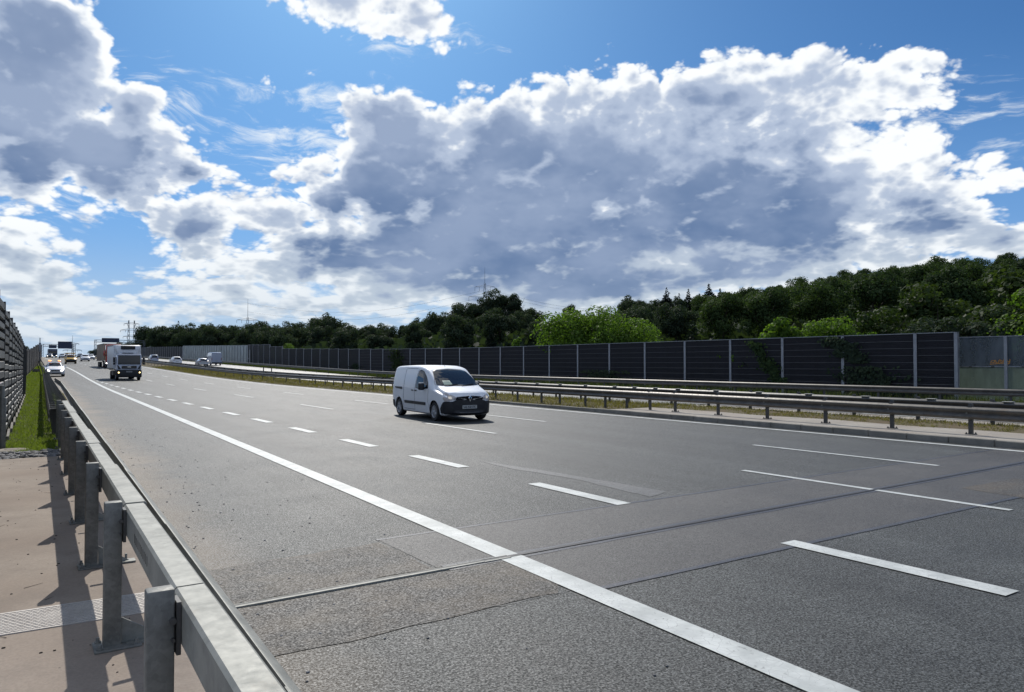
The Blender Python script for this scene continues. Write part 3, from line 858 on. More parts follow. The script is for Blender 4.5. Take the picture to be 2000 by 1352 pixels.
# W-beam on the road side of the parapet and beyond
wb = thing('guardrail', 'steel W-beam guardrail along the hard shoulder, its back facing the footway', 'guardrail', (0, 0, 0))
segs = [-1.5, 2.35, 5.5, 8.3, 11.3] + [11.3+4*i for i in range(1, 14)]
for i in range(len(segs)-1):
    a, b = segs[i]-.12, segs[i+1]+.12
    off = .005 if i % 2 else 0
    mb = MB(); mb.sweep([(x*.75+off, z) for x, z in wbeam_prof(1)], xpath(lambda y: x_beam(y)+.0, frange(a, b, 1.0 if a < 60 else 2), .525)); mb.build('beam', M['galv_top'], wb, smooth=50)
for i, y in enumerate(frange(1.0, 60, 2.1)):
    if y < 20.5:
        mb = MB(); mb.tube((rx(y)+.11, y, .72), (x_beam(y)-.02, y, .70), .020, n=6); mb.build('spacer', M['steel_dark'], wb)
# double-beam barrier with cross plates beyond the footway
x_l = lambda y: .69+.0195*(y-25) if y < 98 else 2.1+.012*(y-98)
x_r = lambda y: x_l(y)+.46
dbl = thing('double_barrier', 'dark double-beam steel barrier with ladder-like cross plates beside the grass strip', 'barrier', (0, 0, 0))
ysd = frange(21.2, 60, 1.5)+frange(60, 230, 6)[1:]
for nm, fx_, sd in (('beam', x_l, -1), ('beam', x_r, 1)):
    mb = MB(); mb.sweep([(x*.45, z) for x, z in wbeam_prof(sd)], xpath(fx_, ysd, .455)); mb.build(nm, M['steel_dark'], dbl, smooth=50)
mb = MB(); mb.tube((x_l(21.6)+.12, 21.55, .10), (x_r(21.6)-.05, 21.55, .70), .022, n=6); mb.build('brace', M['galv'], dbl)
mb = MB(); mb.box((0, 0, 0), (.46, .42, .012)); mb.box((0, -.20, .009), (.46, .02, .03)); cp = mb.build('cross_plate', M['galv_post'], dbl)
mb = MB(); mb.box((0, 0, .34), (.10, .055, .68)); po = mb.build('post', M['steel_dark'], dbl)
first = True
for i, y in enumerate([21.6+1.0*j for j in range(60)]):
    o = cp if first else share(cp, 'cross_plate', dbl); o.location = ((x_l(y)+x_r(y))/2, y, zp(y)+.765)
    if i % 2 == 0:
        p_ = po if first else share(po, 'post', dbl); p_.location = (x_l(y)+.10, y, zp(y)+.08)
    first = False
#mb = MB(); mb.sweep(wbeam_prof(-1), [(x_l(21.2)+.12*(21.2-y), y, .47-.42*((21.2-y)/2.6)**1.4) for y in frange(21.2, 18.6, .3)][::-1]); mb.build('beam_end', M['steel_dark'], dbl, smooth=50)

# ---- median barriers, two rows
mfx = lambda y: 19.44+.014*y if y < 60 else 20.28
mbx = lambda y: 22.35+.006*y if y < 60 else 22.71
def med_row(fx_, side, label, posty, plates, zg, mat_p):
    t = thing('median_barrier', label, 'guardrail', (0, 0, 0), group='steel barrier rows of the median')
    ss = [-6+4*i for i in range(14)] + [50+8*i for i in range(1, 44)]
    for i in range(len(ss)-1):
        a, b = ss[i]-.15, ss[i+1]+.15
        mb = MB(); off = .005*(i % 2)*side
        mb.sweep([(x+off, z) for x, z in wbeam_prof(side)], xpath(lambda y: fx_(y)+side*.08, frange(a, b, 1.5 if a < 60 else 4), .505)); mb.build('beam', M['steel_dull'], t, smooth=50)
    p0 = None
    for y in posty:
        if p0 is None:
            mb = MB(); mb.box((0, 0, .38), (.055, .10, .80)); mb.box((side*.05, 0, .66), (.09, .09, .12)); p0 = mb.build('post', mat_p, t)
            o = p0
        else: o = share(p0, 'post', t)
        o.location = (fx_(y), y, zp(y)+zg(y)-.02)
    pl0 = None
    for y in plates:
        if pl0 is None:
            mb = MB(); mb.box((0, 0, .01), (.20, .20, .016))
            for sx in (-.075, .075):
                for sy in (-.075, .075): mb.tube((sx, sy, .01), (sx, sy, .055), .012, n=6); mb.tube((sx, sy, .016), (sx, sy, .035), .02, n=6)
            pl0 = mb.build('base_plate', mat_p, t); o = pl0
        else: o = share(pl0, 'base_plate', t)
        o.location = (fx_(y), y, zp(y)+zg(y))
    # bolt heads on the beams
    b0 = None
    for y in posty[:26]:
        if b0 is None:
            mb = MB(); mb.lathe([(0, .012), (.018, .010), (.024, .002), (.024, -.006)], (0, 0, 0), 'X', 8); b0 = mb.build('bolt', M['galv'], t); o = b0
        else: o = share(b0, 'bolt', t)
        if side < 0: o.rotation_euler = (0, math.pi, 0)
        o.location = (fx_(y)+side*.105, y+.05, zp(y)+.66)
    return t
zg = lambda y: .135 if y < 21.5 else .06
pf = [1, 3, 5, 7.05, 9.05, 11.05, 13.05, 15.1, 17.1, 19.1] + [20.4, 21.7, 23.0, 24.3, 26.1, 27.5, 29.5]+[31.5+2*i for i in range(14)] + [60+4*i for i in range(35)]
t1 = med_row(mfx, -1, 'brown-grey steel guardrail row of the median facing the nearer carriageway', pf, [y for y in pf if y < 19.5], zg, M['steel_dark'])
pb_ = [1.9, 3.8, 5.8, 7.8, 9.8, 11.85, 13.9, 15.95, 18.0, 20.0, 22, 23.3, 24.6, 25.9, 28, 30] + [32+2*i for i in range(14)] + [60+4*i for i in range(35)]
t2 = med_row(mbx, 1, 'brown-grey steel guardrail row of the median beside the far carriageway', pb_, [y for y in pb_ if y < 20.5], zg, M['steel_dark'])
# inner beam of the back row and its bright cap plates
for i in range(14):
    a = -6+4*i
    mb = MB(); mb.sweep([(x+.005*(i % 2), z) for x, z in wbeam_prof(-1)], xpath(lambda y: mbx(y)-.04, frange(a-.15, a+4.15, 1.4), .52)); mb.build('inner_beam', M['steel_dark'], t2, smooth=50)
c0 = None
for y in [y for y in pb_ if y < 48]:
    if c0 is None:
        mb = MB(); mb.bbox((0, 0, 0), (.22, .26, .022), .009); c0 = mb.build('cap_plate', M['galv_top'], t2); o = c0
    else: o = share(c0, 'cap_plate', t2)
    o.location = (mbx(y)+.0, y-.4, zp(y)+.838); o.rotation_euler = (0, 0, .1)
# ---- guardrail in front of the far noise wall
fr = thing('guardrail', 'long steel guardrail on the far verge in front of the dark noise wall', 'guardrail', (0, 0, 0))
frx = lambda y: 35.9
for i in range(24):
    a = -8+4*i if i < 14 else 48+(i-14)*24; b = a+4 if i < 14 else a+24
    mb = MB(); mb.sweep([(x+.005*(i % 2), z) for x, z in wbeam_prof(-1)], xpath(frx, frange(a-.1, b+.1, 2 if a < 48 else 4), .44)); mb.build('beam', M['steel_dull'], fr, smooth=50)
mb = MB(); mb.box((0, 0, .34), (.05, .10, .70)); mb.box((-.02, 0, .6), (.08, .09, .12)); p0 = mb.build('post', M['steel_dark'], fr)
for i in range(60):
    y = -6+(3.0*i if i < 30 else 90-6+4*(i-30)-0); y = -6+3.0*i if i < 34 else 96+5*(i-33)
    o = p0 if i == 0 else share(p0, 'post', fr); o.location = (frx(y)+.1, y, zp(y)-.01)
# ------------------------------------------------------------------ noise walls
WX = 39.5
wall = thing('noise_wall', 'dark noise wall of ribbed panels between grey posts behind the far carriageway', 'noise wall', (WX, 18.9, 0))
def wl(o, x, y, z): o.location = (x-WX, y-18.9, z); return o
posts_y = [18.9, 20.95, 25.1, 29.15] + [29.15+4.06*(i+1) for i in range(32)]
N_CAS = 9
CH = 3.40/N_CAS
def panel_mesh(L, h, ribs=4):
    """one cassette: box with horizontal ribs proud of its face (face towards -x)"""
    mb = MB(); prof = [(.06, 0), (.06, h-.012), (-.02, h-.012)]
    n = ribs
    for i in range(n):
        z1 = (h-.012)*(1-i/n); z0 = (h-.012)*(1-(i+1)/n); dz = (z1-z0)
        prof += [(-.045, z1-dz*.10), (-.045, z1-dz*.55), (-.02, z1-dz*.65), (-.02, z0+dz*.02)]
    mb.sweep(prof[::-1], [(0, .02, 0), (0, L-.02, 0)]); return mb
cache = {}
def panel_src(L, name='panel'):
    key = round(L, 2)
    if key not in cache:
        me = panel_mesh(L, CH).build(name, M['wall_panel']); cache[key] = me.data; bpy.data.objects.remove(me)
    return cache[key]
for i in range(len(posts_y)-1):
    a, b = posts_y[i], posts_y[i+1]
    zb = zp((a+b)/2)+.03
    extra = 0 if a < 131 else 1 if a < 142 else 2
    if i < 28:
        for q in range(N_CAS+extra):
            o = bpy.data.objects.new('panel', panel_src(b-a-.14)); COL.objects.link(o); o.parent = wall; wl(o, WX, a+.07, zb+q*CH)
            if i < 14:
                pass
    else:
        mb = MB()
        for q in range(N_CAS+extra):
            z = zb+q*CH; mb.box((WX, (a+b)/2, z+CH/2), (.08, b-a-.14, CH-.02))
            mb.box((WX-.03, (a+b)/2, z+CH*.3), (.05, b-a-.14, .03)); mb.box((WX-.03, (a+b)/2, z+CH*.8), (.05, b-a-.14, .03))
        o = mb.build('panel', M['wall_panel'], wall); o.location = (-WX, -18.9, 0)
    mb = MB(); mb.box((0, (b-a)/2, 0), (.16, b-a-.13, .035)); c = mb.build('cap', M['wall_cap'], wall); wl(c, WX, a, zb+(N_CAS+extra)*CH+.018)
# small lip strip on every cassette joint, caught light put into its paler colour
lip = {}
for i in range(min(20, len(posts_y)-1)):
    a, b = posts_y[i], posts_y[i+1]; key = round(b-a, 2)
    if key not in lip:
        mb = MB()
        for q in range(1, N_CAS): mb.box((-.052, (b-a)/2, q*CH-.008), (.010, b-a-.14, .016))
        o = mb.build('joint_lip', M['lip'], wall); lip[key] = o
    else: o = share(lip[key], 'joint_lip', wall)
    wl(o, WX, a, zp((a+b)/2)+.03)
hp = None
for i, y in enumerate(posts_y):
    H_ = 3.62+(0 if y < 131 else .38 if y < 142 else .76)
    mb = MB()
    mb.box((-.08, 0, H_/2-.2), (.014, .17, H_)); mb.box((.08, 0, H_/2-.2), (.014, .17, H_)); mb.box((0, 0, H_/2-.2), (.15, .012, H_))
    mb.box((0, 0, H_-.19), (.18, .18, .012))
    wl(mb.build('post', M['wall_post'], wall), WX, y, zp(y)+.02)
# silvery screen section, then dark again
t = thing('glass_noise_wall', 'silvery translucent noise screen with close upright ribs, beyond the parked line of dark panels', 'noise wall', (39.5, 157, 0))
t['label'] = 'silvery translucent noise screen with close upright ribs at the far end of the dark wall'
ysg = [157.6+2.6*i for i in range(30)]
ps = None
for i in range(len(ysg)-1):
    a, b = ysg[i], ysg[i+1]; zb = zp(a)
    mb = MB(); mb.box((0, 0, 2.15), (.03, 2.42, 3.7)); o = mb.build('pane', M['screen_far'], t) if ps is None else share(ps, 'pane', t); ps = ps or o
    o.location = (0, (a+b)/2-157, zb+.15)
pq = None
for i, y in enumerate(ysg):
    if pq is None:
        mb = MB(); mb.box((-.02, 0, 2.0), (.14, .13, 4.3)); pq = mb.build('rib', M['wall_post'], t); o = pq
    else: o = share(pq, 'rib', t)
    o.location = (0, y-157, zp(y)-.05)
mb = MB()
for i in range(len(ysg)-1):
    a, b = ysg[i], ysg[i+1]; zb = zp(a)
    mb.box((-.04, (a+b)/2-157, zb+1.35), (.06, 2.42, .10)); mb.box((0, (a+b)/2-157, zb+.2), (.1, 2.42, .4))
mb.build('crossbar', M['wall_post'], t)
tw = thing('noise_wall', 'dark end stretch of noise wall beyond the silvery screen, small in the distance', 'noise wall', (39.5, 234, 0))
for i in range(24):
    y = 234+i*4; mb = MB(); mb.box((0, 2, 1.9), (.12, 3.86, 3.8)); 
    for q in range(1, 9): mb.box((-.07, 2, q*.42), (.03, 3.86, .04))
    o = mb.build('panel', M['wall_panel'], tw); o.location = (0, y-234, zp(y+2))
    mb = MB(); mb.box((-.02, 0, 1.95), (.18, .16, 3.95)); o = mb.build('post', M['wall_post'], tw); o.location = (0, y-234, zp(y))
# pale wooden marker board at the joint between dark wall and screen
mb = MB(); mb.box((0, 0, 1.6), (.06, .5, 3.2)); o = mb.build('board', M['wall_cap']); o.location = (39.2, 156.6, zp(156)); tag(o, 'pale upright board closing the gap between dark panels and silvery screen', 'board')
# translucent screen at the right-hand end
t = thing('glass_noise_wall', 'blue-grey translucent sound screen with orange graffiti at the right-hand end of the dark wall', 'noise wall', (40.6, 19.0, 0))
yy = [19.0+.35, 17.1, 14.2, 11.3, 8.4, 5.5, 2.6, -.3, -3.2]
for i in range(len(yy)-1):
    a, b = yy[i+1], yy[i]; L = b-a-.12
    mb = MB(); mb.box((0, (a+b)/2-19, 2.47), (.02, L, 1.46)); mb.build('pane', M['screen'], t)
    mb = MB(); mb.box((0, (a+b)/2-19, .87), (.02, L, 1.62)); lo = mb.build('pane', M['screen_pale'], t)
    mb = MB(); mb.box((0, (a+b)/2-19, 1.71), (.06, L, .05)); mb.box((0, (a+b)/2-19, 3.215), (.05, L, .04)); mb.build('crossbar', M['wall_post'], t)
    for q in (.25, .75):
        mb = MB(); mb.bbox((-.04, a+.06+L*q-19, 1.70), (.05, .14, .07), .01); mb.build('clamp', M['steel_dark'], t)
    mb = MB(); mb.box((0, 0, 1.6), (.16, .14, 3.26)); o = mb.build('post', M['wall_post'], t); o.location = (0, a-19, 0)
# orange scribble, sprayed strokes
def scribble(cx, cy, cz, parent, x):
    r = random.Random(3); mb = MB()
    strokes = [[(-.22, -.05), (-.20, .03), (-.12, .05), (-.13, -.02), (-.20, -.04)], [(-.10, .06), (-.09, -.03), (-.04, -.04), (-.02, .04)],
               [(.0, .08), (.01, -.02), (.06, -.02), (.05, .05), (.0, .05)], [(.08, -.03), (.10, .10), (.12, .0), (.15, -.02), (.16, .05)],
               [(.18, .06), (.19, .0), (.24, .02), (.24, .09)], [(.24, .09), (.23, -.05), (.17, -.09)], [(-.24, -.08), (.0, -.06), (.22, -.04)]]
    for s in strokes:
        for (a, b), (c, d) in zip(s, s[1:]):
            mb.tube((x, cy-a*1.9, cz+b*1.5), (x, cy-c*1.9, cz+d*1.5), .016, n=4)
    o = mb.build('graffiti', M['orange'], parent); return o
scribble(0, -1.62, 1.95, t, -.016)
# ---- left noise wall: slatted, close to the footway
lw = thing('slatted_wall', 'dark slatted timber noise wall rising at the left edge beside the grass strip', 'noise wall', (0, 0, 0))
bays = [6+2.5*i for i in range(17)] 
top_h = lambda y: lerp([6, 17.5, 20, 24, 33, 47, 50, 116, 133, 161, 300], [3.3, 3.27, 3.2, 3.07, 2.97, 2.75, 2.75, 2.9, 3.2, 3.7, 3.9], y)
rs = random.Random(11)
def slat_box(a, b, z, h, th, inset=0.0, sk=0.0):
    xa, xb = x_wall(a)-.05-inset, x_wall(b)-.05-inset
    za, zb_ = zp(a)+z, zp(b)+z
    v = [(xa-th, a, za), (xa, a, za+sk), (xb, b, zb_+sk), (xb-th, b, zb_), (xa-th, a, za+h), (xa, a, za+h-sk), (xb, b, zb_+h-sk), (xb-th, b, zb_+h)]
    return v, [(3,2,1,0), (4,5,6,7), (0,1,5,4), (1,2,6,5), (2,3,7,6), (3,0,4,7)]
for i in range(len(bays)-1):
    a, b = bays[i]+.06, bays[i+1]-.06; ht = top_h((a+b)/2)
    n = 14
    if i < 15:
        for q in range(n):
            z = .22+q*(ht-.1)/n; h = (ht-.1)/n*rs.choice((.62, .74, .8))
            mb = MB(); th = .035
            mb.add(*slat_box(a, b, z, h, th, rs.uniform(-.008, .008), .012)); mb.build('slat', M['slat'] if rs.random() < .6 else M['slat2'], lw)
    mb = MB(); mb.add(*slat_box(a, b, .12, ht, .03, .09)); mb.build('backing', M['wall_panel'], lw)
for y in bays:
    ht = top_h(y); mb = MB(); mb.box((x_wall(y)-.085, y, zp(y)+.1+ht/2), (.09, .09, ht+.12)); mb.build('post', M['steel_dark'], lw)
    mb = MB(); mb.box((x_wall(y+1.25)+.0, y+1.25, zp(y)+.11), (.05, 2.46, .14)); mb.build('plinth', M['kerb'], lw)
lw2 = thing('slatted_wall', 'dark slatted noise wall running on beyond the first stretch towards the road crest', 'noise wall', (0, 0, 0))
yl = [46, 52, 60, 70, 80, 90, 100, 110, 120, 130, 145, 160, 180, 200, 230, 260, 300]
for i in range(len(yl)-1):
    a, b = yl[i], yl[i+1]; mb = MB(); ht = top_h((a+b)/2)
    mb.add(*slat_box(a, b-.05, .0, ht+.1, .06, .05))
    n = 14
    for q in range(n): mb.add(*slat_box(a+.1, b-.1, .2+q*(ht-.1)/n, ht/n*.7, .03, 0))
    mb.build('panel', M['wall_panel'], lw2)
    mb = MB(); mb.box((x_wall(a)-.06, a, zp(a)+ht/2+.05), (.12, .12, ht+.02)); mb.build('post', M['steel_dark'], lw2)
# guard post and round cover at the wall's foot
mb = MB(); mb.tube((0, 0, 0), (0, 0, 1.35), .045, n=12); mb.bbox((.02, 0, .55), (.10, .08, 1.1), .01)
o = mb.build('marker_post', M['galv'], smooth=40); o.location = (-.30, 18.6, .08); tag(o, 'pale grey marker post standing at the foot of the slatted wall', 'post')
mb = MB(); mb.lathe([(0, .05), (.26, .045), (.30, .03), (.30, -.02), (0, -.02)], (0, 0, 0), 'Z', 28)
mb.lathe([(.12, .052), (.125, .056), (.13, .052)], (0, 0, 0), 'Z', 20)
o = mb.build('drain_cover', M['median_concrete'], smooth=40); o.location = (-.12, 18.0, .12); tag(o, 'round pale concrete drain cover on the stones by the slatted wall', 'drain cover')
# ------------------------------------------------------------------ trees, grass
def blob_mesh(name, verts_tris, tones, mat):
    me = bpy.data.meshes.new(name); me.from_pydata(verts_tris[0], [], verts_tris[1])
    me.materials.append(mat)
    at = me.attributes.new('tone', 'FLOAT', 'POINT'); at.data.foreach_set('value', tones)
    me.update(); return me
def crown(name, seed, w, h, lobes, n, leaf, mat, shape='round', gap=.25, z0=.22):
    """leaf clumps scattered over many lobes; w = crown radius, h = tree height"""
    r = random.Random(seed); V = []; F = []; T = []
    L = []
    zc = h*(z0+1)/2; hr = h*(1-z0)/2
    for i in range(lobes):
        if shape == 'cone':
            t = (i+.5)/lobes; z = h*(.10+.88*t); rr = w*(1-t)**.8*r.uniform(.6, 1.15); a = i*2.4
            q = rr*r.uniform(.35, .75)
            L.append((Vector((math.cos(a)*q, math.sin(a)*q, z)), max(.28, rr*.55), .5))
        else:
            while True:
                p = Vector((r.uniform(-1, 1), r.uniform(-1, 1), r.uniform(-1, 1)))
                if p.length < 1 and p.length > .25: break
            p.normalize(); p *= r.uniform(.45, .86)
            if shape == 'tall': wk = 1-.35*max(0, p.z)
            elif shape == 'dome': wk = 1.0; p.z = abs(p.z)*1.2-.35
            else: wk = 1.0
            s = r.uniform(.22, .42)
            L.append((Vector((p.x*w*wk, p.y*w*wk, zc+p.z*hr)), w*s, .8))
    tot = sum(l[1]**2 for l in L)
    for c, rad, fl in L:
        k_ = max(6, int(n*rad*rad/tot)); lt = r.uniform(-.3, .3)
        for j in range(k_):
            d = Vector((r.gauss(0, 1), r.gauss(0, 1), r.gauss(0, 1)*1.0+.25)).normalized()
            q = rad*(1-abs(r.gauss(0, .22)))*r.uniform(.8, 1.12)
            p = c+Vector((d.x*q, d.y*q, d.z*q*fl))
            s = leaf*r.uniform(.55, 1.35)
            nrm = (d+Vector((r.uniform(-1, 1), r.uniform(-1, 1), r.uniform(-.6, 1)))*.8).normalized()
            u = nrm.orthogonal().normalized(); ang = r.uniform(0, 6.28)
            u = (Matrix.Rotation(ang, 3, nrm) @ u); v = nrm.cross(u)
            o = len(V)
            V += [p-u*s*.5, p+v*s*.42-u*s*.05, p+u*s*.62, p-v*s*.42+u*s*.02]
            F += [(o, o+3, o+2, o+1)]
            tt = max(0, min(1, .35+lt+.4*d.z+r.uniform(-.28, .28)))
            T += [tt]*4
    # dense dark inside so that the crown is not see-through everywhere
    return blob_mesh(name, (V, F), T, mat)
def trunk(name, seed, h, r0, limbs=6, spread=1.0):
    r = random.Random(seed); mb = MB()
    p = Vector((0, 0, -.4)); rad = r0; pts = [p.copy()]
    for i in range(5):
        q = p+Vector((r.uniform(-.08, .08)*h*.3, r.uniform(-.08, .08)*h*.3, h*.16)); mb.tube(p, q, rad, rad*.82, 7, False); p = q; rad *= .82; pts.append(p.copy())
    for i in range(limbs):
        b = pts[2+i % 3]; a = r.uniform(0, 6.28); l = h*.28*spread
        m_ = b+Vector((math.cos(a)*l*.5, math.sin(a)*l*.5, l*.45)); e = m_+Vector((math.cos(a+.4)*l*.4, math.sin(a+.4)*l*.4, l*.6))
        mb.tube(b, m_, r0*.42, r0*.28, 5, False); mb.tube(m_, e, r0*.28, r0*.08, 5, False)
    o = mb.build(name, M['bark'], smooth=60); me = o.data; bpy.data.objects.remove(o); return me
def make_protos():
    P = {}
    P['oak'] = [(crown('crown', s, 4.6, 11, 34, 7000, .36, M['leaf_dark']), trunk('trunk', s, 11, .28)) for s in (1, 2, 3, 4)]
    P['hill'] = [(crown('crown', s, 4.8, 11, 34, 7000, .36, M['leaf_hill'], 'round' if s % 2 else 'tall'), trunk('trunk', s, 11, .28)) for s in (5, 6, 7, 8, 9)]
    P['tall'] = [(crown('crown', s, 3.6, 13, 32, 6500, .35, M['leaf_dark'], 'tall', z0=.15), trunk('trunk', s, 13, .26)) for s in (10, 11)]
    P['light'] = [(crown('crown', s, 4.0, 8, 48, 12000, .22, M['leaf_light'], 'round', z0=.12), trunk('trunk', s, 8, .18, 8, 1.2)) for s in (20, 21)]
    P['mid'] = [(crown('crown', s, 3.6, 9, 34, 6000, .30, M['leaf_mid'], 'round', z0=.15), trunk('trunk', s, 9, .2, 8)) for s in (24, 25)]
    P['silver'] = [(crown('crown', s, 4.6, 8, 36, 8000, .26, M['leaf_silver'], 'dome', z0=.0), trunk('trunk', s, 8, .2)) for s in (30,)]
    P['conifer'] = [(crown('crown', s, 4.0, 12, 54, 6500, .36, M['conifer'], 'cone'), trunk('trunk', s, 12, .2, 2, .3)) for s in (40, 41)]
    P['bush'] = [(crown('crown', s, 1.6, 2.6, 14, 1500, .22, M['leaf_light'], 'dome', z0=0), trunk('trunk', s, 2.4, .05, 5)) for s in (50,)]
    P['sap'] = [(crown('crown', s, 1.5, 5.5, 22, 2600, .22, M['leaf_light'], 'tall', z0=.1), trunk('trunk', s, 5.5, .07, 5)) for s in (55,)]
    return P
PROT = make_protos(); rt = random.Random(77)
def tree(kind, x, y, z, s, label, group=None, name=None, sz=None, var=None, rz=None):
    cm, tm = PROT[kind][rt.randrange(len(PROT[kind])) if var is None else var]
    nm = name or {'oak': 'broadleaf_tree', 'hill': 'broadleaf_tree', 'tall': 'broadleaf_tree', 'light': 'light_green_tree', 'mid': 'green_tree', 'silver': 'willow_tree', 'conifer': 'conifer_tree', 'bush': 'shrub', 'sap': 'young_tree'}[kind]
    t = thing(nm, label, 'shrub' if kind == 'bush' else 'tree', (x, y, z), rt.uniform(0, 6.28) if rz is None else rz, group)
    t.scale = (s, s, sz or s)
    c = share(cm, 'crown', t); u = share(tm, 'trunk', t); return t
def share(src, name, parent, loc=(0,0,0), rot=(0,0,0), scale=(1,1,1)):
    me = src if isinstance(src, bpy.types.Mesh) else src.data
    o = bpy.data.objects.new(name, me); COL.objects.link(o)
    o.parent = parent; o.location = loc; o.rotation_euler = rot; o.scale = scale
    return o
def xy(az, r): return (r*math.sin(R(az)), r*math.cos(R(az)))
def grd(x, y): return terr(x, y)
# forest: rings of single trees on the slope behind the wall; tree tops follow the skyline of the place
ntree = 0
SECT = [(9, 'right of the white box lorry'), (12, 'above the silvery screen, left half'), (14.6, 'above the silvery screen, right half'), (17.5, 'above the yellow-green bushes'), (20.5, 'around the dome-shaped tree'), (23.5, 'right of the dome-shaped tree'), (26.5, 'above the rear of the van'), (29.5, 'above the cab of the van'),
        (32.3, 'left of the tall pylon'), (35.5, 'right of the tall pylon'), (38.2, 'left of the large light green tree'), (41, 'behind the large light green tree'), (44, 'right of the large light green tree'), (47, 'below the left ridge conifers'), (50, 'below the right ridge conifers'), (52.5, 'left of the pointed young tree'), (55, 'above the pointed young tree'), (57.5, 'above the round bright green tree'),
        (60, 'right of the round bright green tree'), (62.5, 'above the last full wall panel'), (65, 'above the end of the dark wall'), (67.2, 'above the orange graffiti'), (99, 'at the right edge of the view')]
def lerp_name(az):
    for a, n_ in SECT:
        if az < a: return n_
rows = [(1.0, 1.9, 0), (.87, 2.3, 1), (.72, 2.9, 2), (.58, 3.7, 3), (.46, 4.8, 4)]
for fr_, step, ri in rows:
    az = 7.3+rt.uniform(0, 1)
    while az < 72.5:
        rm = rmax_at(az)
        r_ = rm*fr_*rt.uniform(.95, 1.05)
        x, y = xy(az, r_)
        dens = step*260/rm*rt.uniform(.72, 1.15)*.82
        if x > 45+ri*0.5 and not (35.6 < az < 37.2 and ri < 2):
            kind = 'hill' if az > 47 else 'oak'
            if rt.random() < .12: kind = 'tall'
            if 43.5 < az < 49.5 and ri == 0: kind = 'conifer' if rt.random() < .62 else 'oak'
            s = rt.uniform(.82, 1.16)
            if ri == 0 and az > 50: s = rt.uniform(.78, .95)
            gz = grd(x, y)
            # keep the crowns under the skyline measured at this azimuth
            top = math.tan(R(lerp(SKY_AZ, SKY_EL, az)))*r_+1.9
            h = {'conifer': 12, 'tall': 13}.get(kind, 11)*s
            if ri == 0: s *= max(.45, min(2.0, (top-gz)/h*rt.uniform(.88, 1.04)))
            elif gz+h > top-.8: s *= max(.45, (top-.8-gz)/h)
            g = {'conifer': ('dark narrow conifer standing among the broadleaf trees on the ridge', 'conifers on the ridge'),
                 'hill': ('dark green broadleaf tree of the wooded hillside at the right', 'trees of the wooded hillside'),
                 'oak': ('very dark broadleaf tree of the tree belt beyond the noise wall', 'dark trees of the belt beyond the wall'),
                 'tall': ('tall narrow dark broadleaf tree in the woods beyond the noise wall', 'tall narrow trees in the woods')}[kind]
            ref = lerp_name(az)
            rown = ('on the skyline', 'below the skyline', 'mid-slope', 'low down', 'by the wall')[ri]
            kn = {'conifer': 'dark narrow conifer', 'hill': 'dark green tree', 'oak': 'blackish tree', 'tall': 'tall narrow tree'}[kind]
            tree(kind, x, y, gz-.3, s*1.02, kn+' '+rown+' '+ref, g[1], sz=s*rt.uniform(.95, 1.08)); ntree += 1
        az += dens
# the far left end of the belt, deep behind the silvery screen
az = 7.15
while az < 16.5:
    for q in range(2):
        xx = rt.uniform(46, 56) if q else rt.uniform(56, 74); r_ = xx/math.sin(R(az)); x, y = xy(az, r_); gz = grd(x, y)
        top = math.tan(R(lerp(SKY_AZ, SKY_EL, az)))*r_+1.9; h = top-gz; s = h/11*rt.uniform(.82, 1.03)
        tree('oak', x, y, gz-.3, s*.85, 'blackish round tree '+('in front, ' if q else 'at the back, ')+('at the far left end of the tree belt' if az < 9 else lerp_name(az)), 'dark trees of the belt beyond the wall', sz=s)
    az += rt.uniform(.5, .8)
# distinctive single trees
def at_px(az, r_, kind, top_el, label, s=None, wide=1.0, **kw):
    wcr = {'oak': 4.6, 'hill': 4.8, 'tall': 3.2, 'light': 4.0, 'mid': 3.6, 'silver': 4.4, 'conifer': 2.0, 'bush': 1.6, 'sap': 1.3}[kind]
    need = WX+.6+wcr*.85
    r_ = max(r_, need/math.sin(R(az))); x, y = xy(az, r_); gz = grd(x, y)
    h0 = {'oak': 11, 'hill': 11, 'tall': 13, 'light': 8, 'mid': 9, 'silver': 8, 'conifer': 12, 'bush': 2.6, 'sap': 5.5}[kind]
    h = math.tan(R(top_el))*r_+1.9-gz
    s = h/h0; return tree(kind, x, y, gz-.1, s*wide, label, sz=s*1.0, **kw)
at_px(32.3, 190, 'oak', 5.75, 'tall dark round-headed tree rising highest above the belt under the pylon', wide=.95)
at_px(31.0, 186, 'oak', 5.1, 'dark tree leaning on the left flank of the highest tree under the pylon', wide=.85)
at_px(33.6, 186, 'tall', 5.4, 'dark tree joined to the right flank of the highest tree', wide=1.0)
at_px(29.6, 180, 'oak', 4.75, 'dark bushy tree two crowns left of the highest tree', wide=.95)
at_px(27.7, 185, 'oak', 4.1, 'dark ragged-topped tree left of the dark bushy group', wide=1.0)
at_px(35.1, 182, 'oak', 4.3, 'dark tree at the right end of the high group, before the gap', wide=.9)
at_px(19.3, 215, 'oak', 3.85, 'dark dome-shaped tree standing clear above the low belt at the left', wide=1.1)
at_px(42.6, 190, 'oak', 5.25, 'big dark round tree right of the gap in the tree line', wide=1.0)
at_px(38.0, 170, 'tall', 4.55, 'dark treetop showing just above the light green tree', wide=.9)
at_px(45.3, 200, 'conifer', 5.75, 'dark conifer spire at the left of the ridge conifers', wide=1.0)
at_px(46.9, 205, 'conifer', 5.6, 'dark conifer spire in the middle of the ridge conifers', wide=.9)
at_px(48.4, 205, 'conifer', 5.95, 'tallest dark conifer at the right end of the ridge conifers', wide=1.1)
at_px(9.3, 330, 'conifer', 3.0, 'thin dark treetop sticking up above the far left end of the belt', wide=.8)
